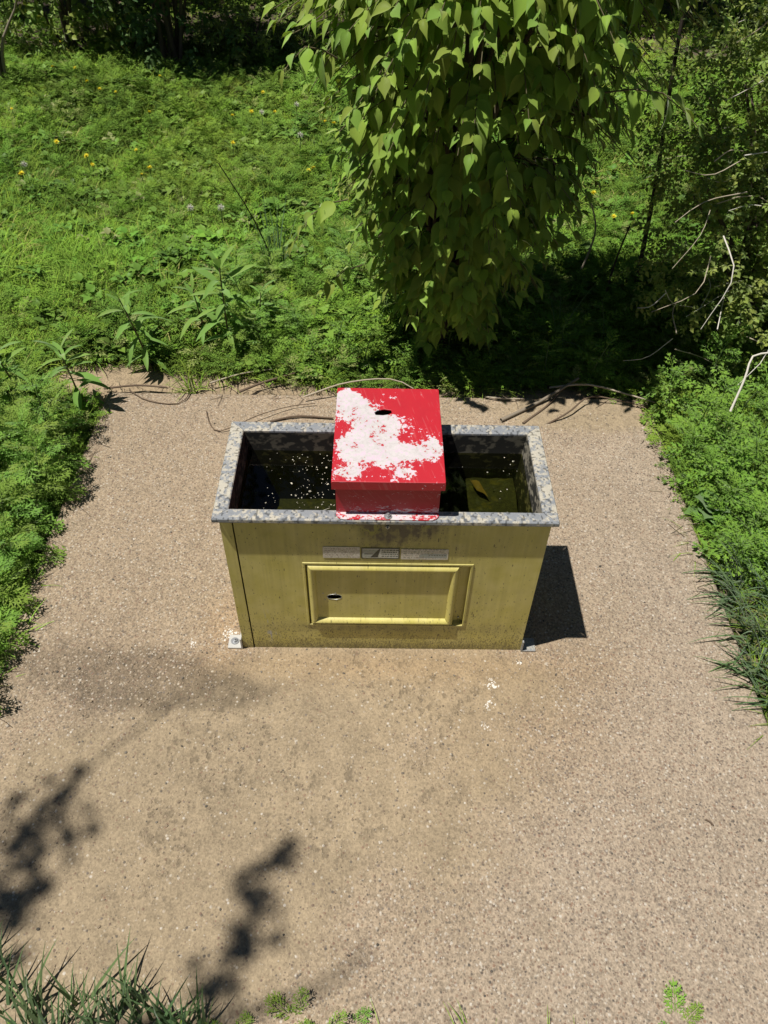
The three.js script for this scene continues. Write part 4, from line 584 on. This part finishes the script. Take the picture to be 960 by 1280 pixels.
{ // bare grey shrub
  const t = thing('bare_shrub', 'bare grey branching shrub standing at the meadow edge', 'shrub', [-2.16, gh(-2.16, -3.75), -3.75]), r = rng(970);
  for (let i = 0; i < 9; i++) { const a = r() * 6.28, h = 0.5 + 0.8 * r(), k = 0.1 + 0.25 * r(); mesh('branch', tube([V(0, -0.05, 0), V(Math.cos(a) * 0.05, h * 0.4, Math.sin(a) * 0.05), V(Math.cos(a) * k + 0.06 * (r() - 0.5), h * 0.75, Math.sin(a) * k), V(Math.cos(a + 0.5) * k * 1.4, h, Math.sin(a + 0.5) * k * 1.4)], 0.012, 0.004, 5), i % 3 ? M.darkBark : M.twig, t); }
  for (let i = 0; i < 10; i++) { const p = V((r() - 0.3) * 0.4, 0.4 + 0.7 * r(), (r() - 0.2) * 0.4), a = r() * 6.28; mesh('twig', tube([p, V(p.x + Math.cos(a) * 0.06, p.y + 0.05, p.z + Math.sin(a) * 0.06), V(p.x + Math.cos(a) * 0.12 + 0.03, p.y + 0.04 + 0.08 * r(), p.z + Math.sin(a) * 0.12)], 0.004, 0.002, 4), M.white, t); }
}
// ---------------------------------------------------------------- trees
function tree(name, label, x, z, { h, cy, rx, ry, rz, n, size, seed, group, trunkR = 0.12, low = 0 }) {
  const r = rng(seed), t = thing(name, label, 'tree', [x, gh(x, z), z], 0, group), L = [];
  mesh('trunk', tube([V(0, -0.1, 0), V(0.05, h * 0.3, 0.04), V(-0.08, h * 0.65, -0.03), V(0.03, h, 0)], trunkR, trunkR * 0.25, 9), M.darkBark, t);
  for (let i = 0; i < 8; i++) { const a = i * 2.4, y = lerp(low + 0.8, h * 0.8, (i + 0.5) / 8); mesh('limb', tube([V(0, y, 0), V(Math.cos(a) * rx * 0.35, y + 0.35, Math.sin(a) * rz * 0.35), V(Math.cos(a) * rx * 0.85, y + 0.55, Math.sin(a) * rz * 0.85)], trunkR * 0.32, 0.01, 6), M.darkBark, t); }
  for (let i = 0; i < n; i++) { const u = r() * 2 - 1, a = r() * 6.283, q = Math.pow(r(), 0.4), s = Math.sqrt(1 - u * u), p = V(Math.cos(a) * s * rx * q, cy + u * ry * q, Math.sin(a) * s * rz * q); if (p.y < low || vn(p.x * 1.6 + p.y, p.z * 1.6 + 9 + p.y * 1.3) < 0.32) continue; const k = 0.7 + 0.6 * r(); L.push([basis(p, V(r() - 0.5, r() - 0.7, r() - 0.5), V(r() - 0.5, 1, r() - 0.5), size * (0.7 + 0.6 * r())), rgb(k, k, k)]); }
  copies('crown', sprayGeo, M.tree, L, t);
}
[['at the wood edge behind the bare grey shrub', -3.9, -6.6, 1], ['at the wood edge behind the dense dark bush', -1.7, -7.0, 2], ['at the wood edge behind the leaf litter', 0.1, -6.9, 3], ['at the wood edge behind the large-leaved shrub', 1.9, -6.6, 4], ['behind the tall dark-trunked bush', 3.6, -5.0, 5], ['deep in the wood beyond the meadow', -2.9, -8.6, 6], ['deep in the wood behind the leaf litter', -0.4, -9.4, 7]].forEach(([l, x, z, k]) =>
  tree('wood_tree', 'broad dark tree ' + l, x, z, { h: 6.2, cy: 4.2, rx: 2.0, ry: 2.3, rz: 1.9, n: 3300, size: 0.34, seed: 980 + k, group: 'trees of the wood behind the meadow', trunkR: 0.14, low: 1.3 }));
{ // the tree beside the slab, whose hanging branch ends shade the slab
  const t = thing('slab_tree', 'tree beside the slab whose branch ends shade the sandy corner of the concrete', 'tree', [-3.3, gh(-3.3, 2.1), 2.1]), r = rng(995), L = [], H = 3.9;
  mesh('trunk', tube([V(0, -0.1, 0), V(0.06, 1.6, 0.03), V(-0.05, 3.2, 0), V(0.05, 5.2, 0)], 0.16, 0.04, 10), M.darkBark, t);
  const at = (x, z, h) => V(x - 0.345 * h + 3.3, h - t.position.y, z + 0.106 * h - 2.1);      // the point at height h on the sun's ray to (x, z) on the slab
  const limb = (pts, r0, r1) => mesh('limb', tube(pts, r0, r1, 7), M.darkBark, t);
  limb([V(0, 2.6, 0), V(0.4, 3.9, -0.2), at(-1.15, 0.75, 4.0), at(-0.75, 0.5, H)], 0.03, 0.005);
  limb([V(0, 2.9, 0), V(0.6, 4.3, -0.1), at(-0.6, 0.95, 4.0), at(-0.3, 0.78, H), at(-0.22, 0.56, H)], 0.03, 0.004);
  limb([at(-0.75, 0.5, H), at(-0.6, 0.28, H), at(-0.47, 0.15, H), at(-0.38, 0.09, H)], 0.006, 0.003);
  limb([at(-0.3, 0.78, H), at(-0.1, 0.72, H + 0.3), at(-0.02, 0.66, H + 0.4)], 0.012, 0.005);
  for (let i = 0; i < 6; i++) { const a = 1.5 + i; limb([V(0, 2.2 + 0.4 * i, 0), V(Math.cos(a) * 0.6, 2.7 + 0.4 * i, Math.sin(a) * 0.6), V(Math.cos(a) * 1.2, 3 + 0.4 * i, Math.sin(a) * 1.2)], 0.045, 0.012); }
  const lf = leafGeo(ovate(0.28), { seg: 4 });
  const blob = (x, z, n, sx, sz, hh = H) => { for (let i = 0; i < n; i++) { const g = () => (r() + r() + r() - 1.5) / 1.5, p = at(x + g() * sx, z + g() * sz, hh + g() * 0.1); L.push([basis(p, V(r() - 0.5, -r() * 0.6, r() - 0.5), V(r() - 0.5, 1, r() - 0.5), 0.04 + 0.03 * r()), null]); } };
  blob(-0.71, 0.5, 75, 0.12, 0.18); blob(-0.67, 0.38, 16, 0.07, 0.06); blob(-0.74, 0.62, 34, 0.12, 0.08); blob(-0.59, 0.46, 8, 0.04, 0.06);
  blob(-0.2, 0.49, 11, 0.03, 0.025); blob(-0.235, 0.54, 12, 0.045, 0.035); blob(-0.21, 0.59, 13, 0.05, 0.03); blob(-0.25, 0.66, 24, 0.07, 0.035); blob(-0.3, 0.72, 20, 0.07, 0.03); blob(-0.42, 0.79, 22, 0.12, 0.03);
  
  for (let i = 0; i < 1500; i++) { const u = r() * 2 - 1, a = r() * 6.283, q = Math.pow(r(), 0.4), s = Math.sqrt(1 - u * u); L.push([basis(V(Math.cos(a) * s * 1.35 * q - 0.2, 4.6 + u * 1.5 * q, Math.sin(a) * s * 1.3 * q + 0.3), V(r() - 0.5, r() - 0.7, r() - 0.5), V(r() - 0.5, 1, r() - 0.5), 0.08 + 0.04 * r()), null]); }
  copies('crown', lf, M.tree, L, t);
}
renderer.render(scene, camera);
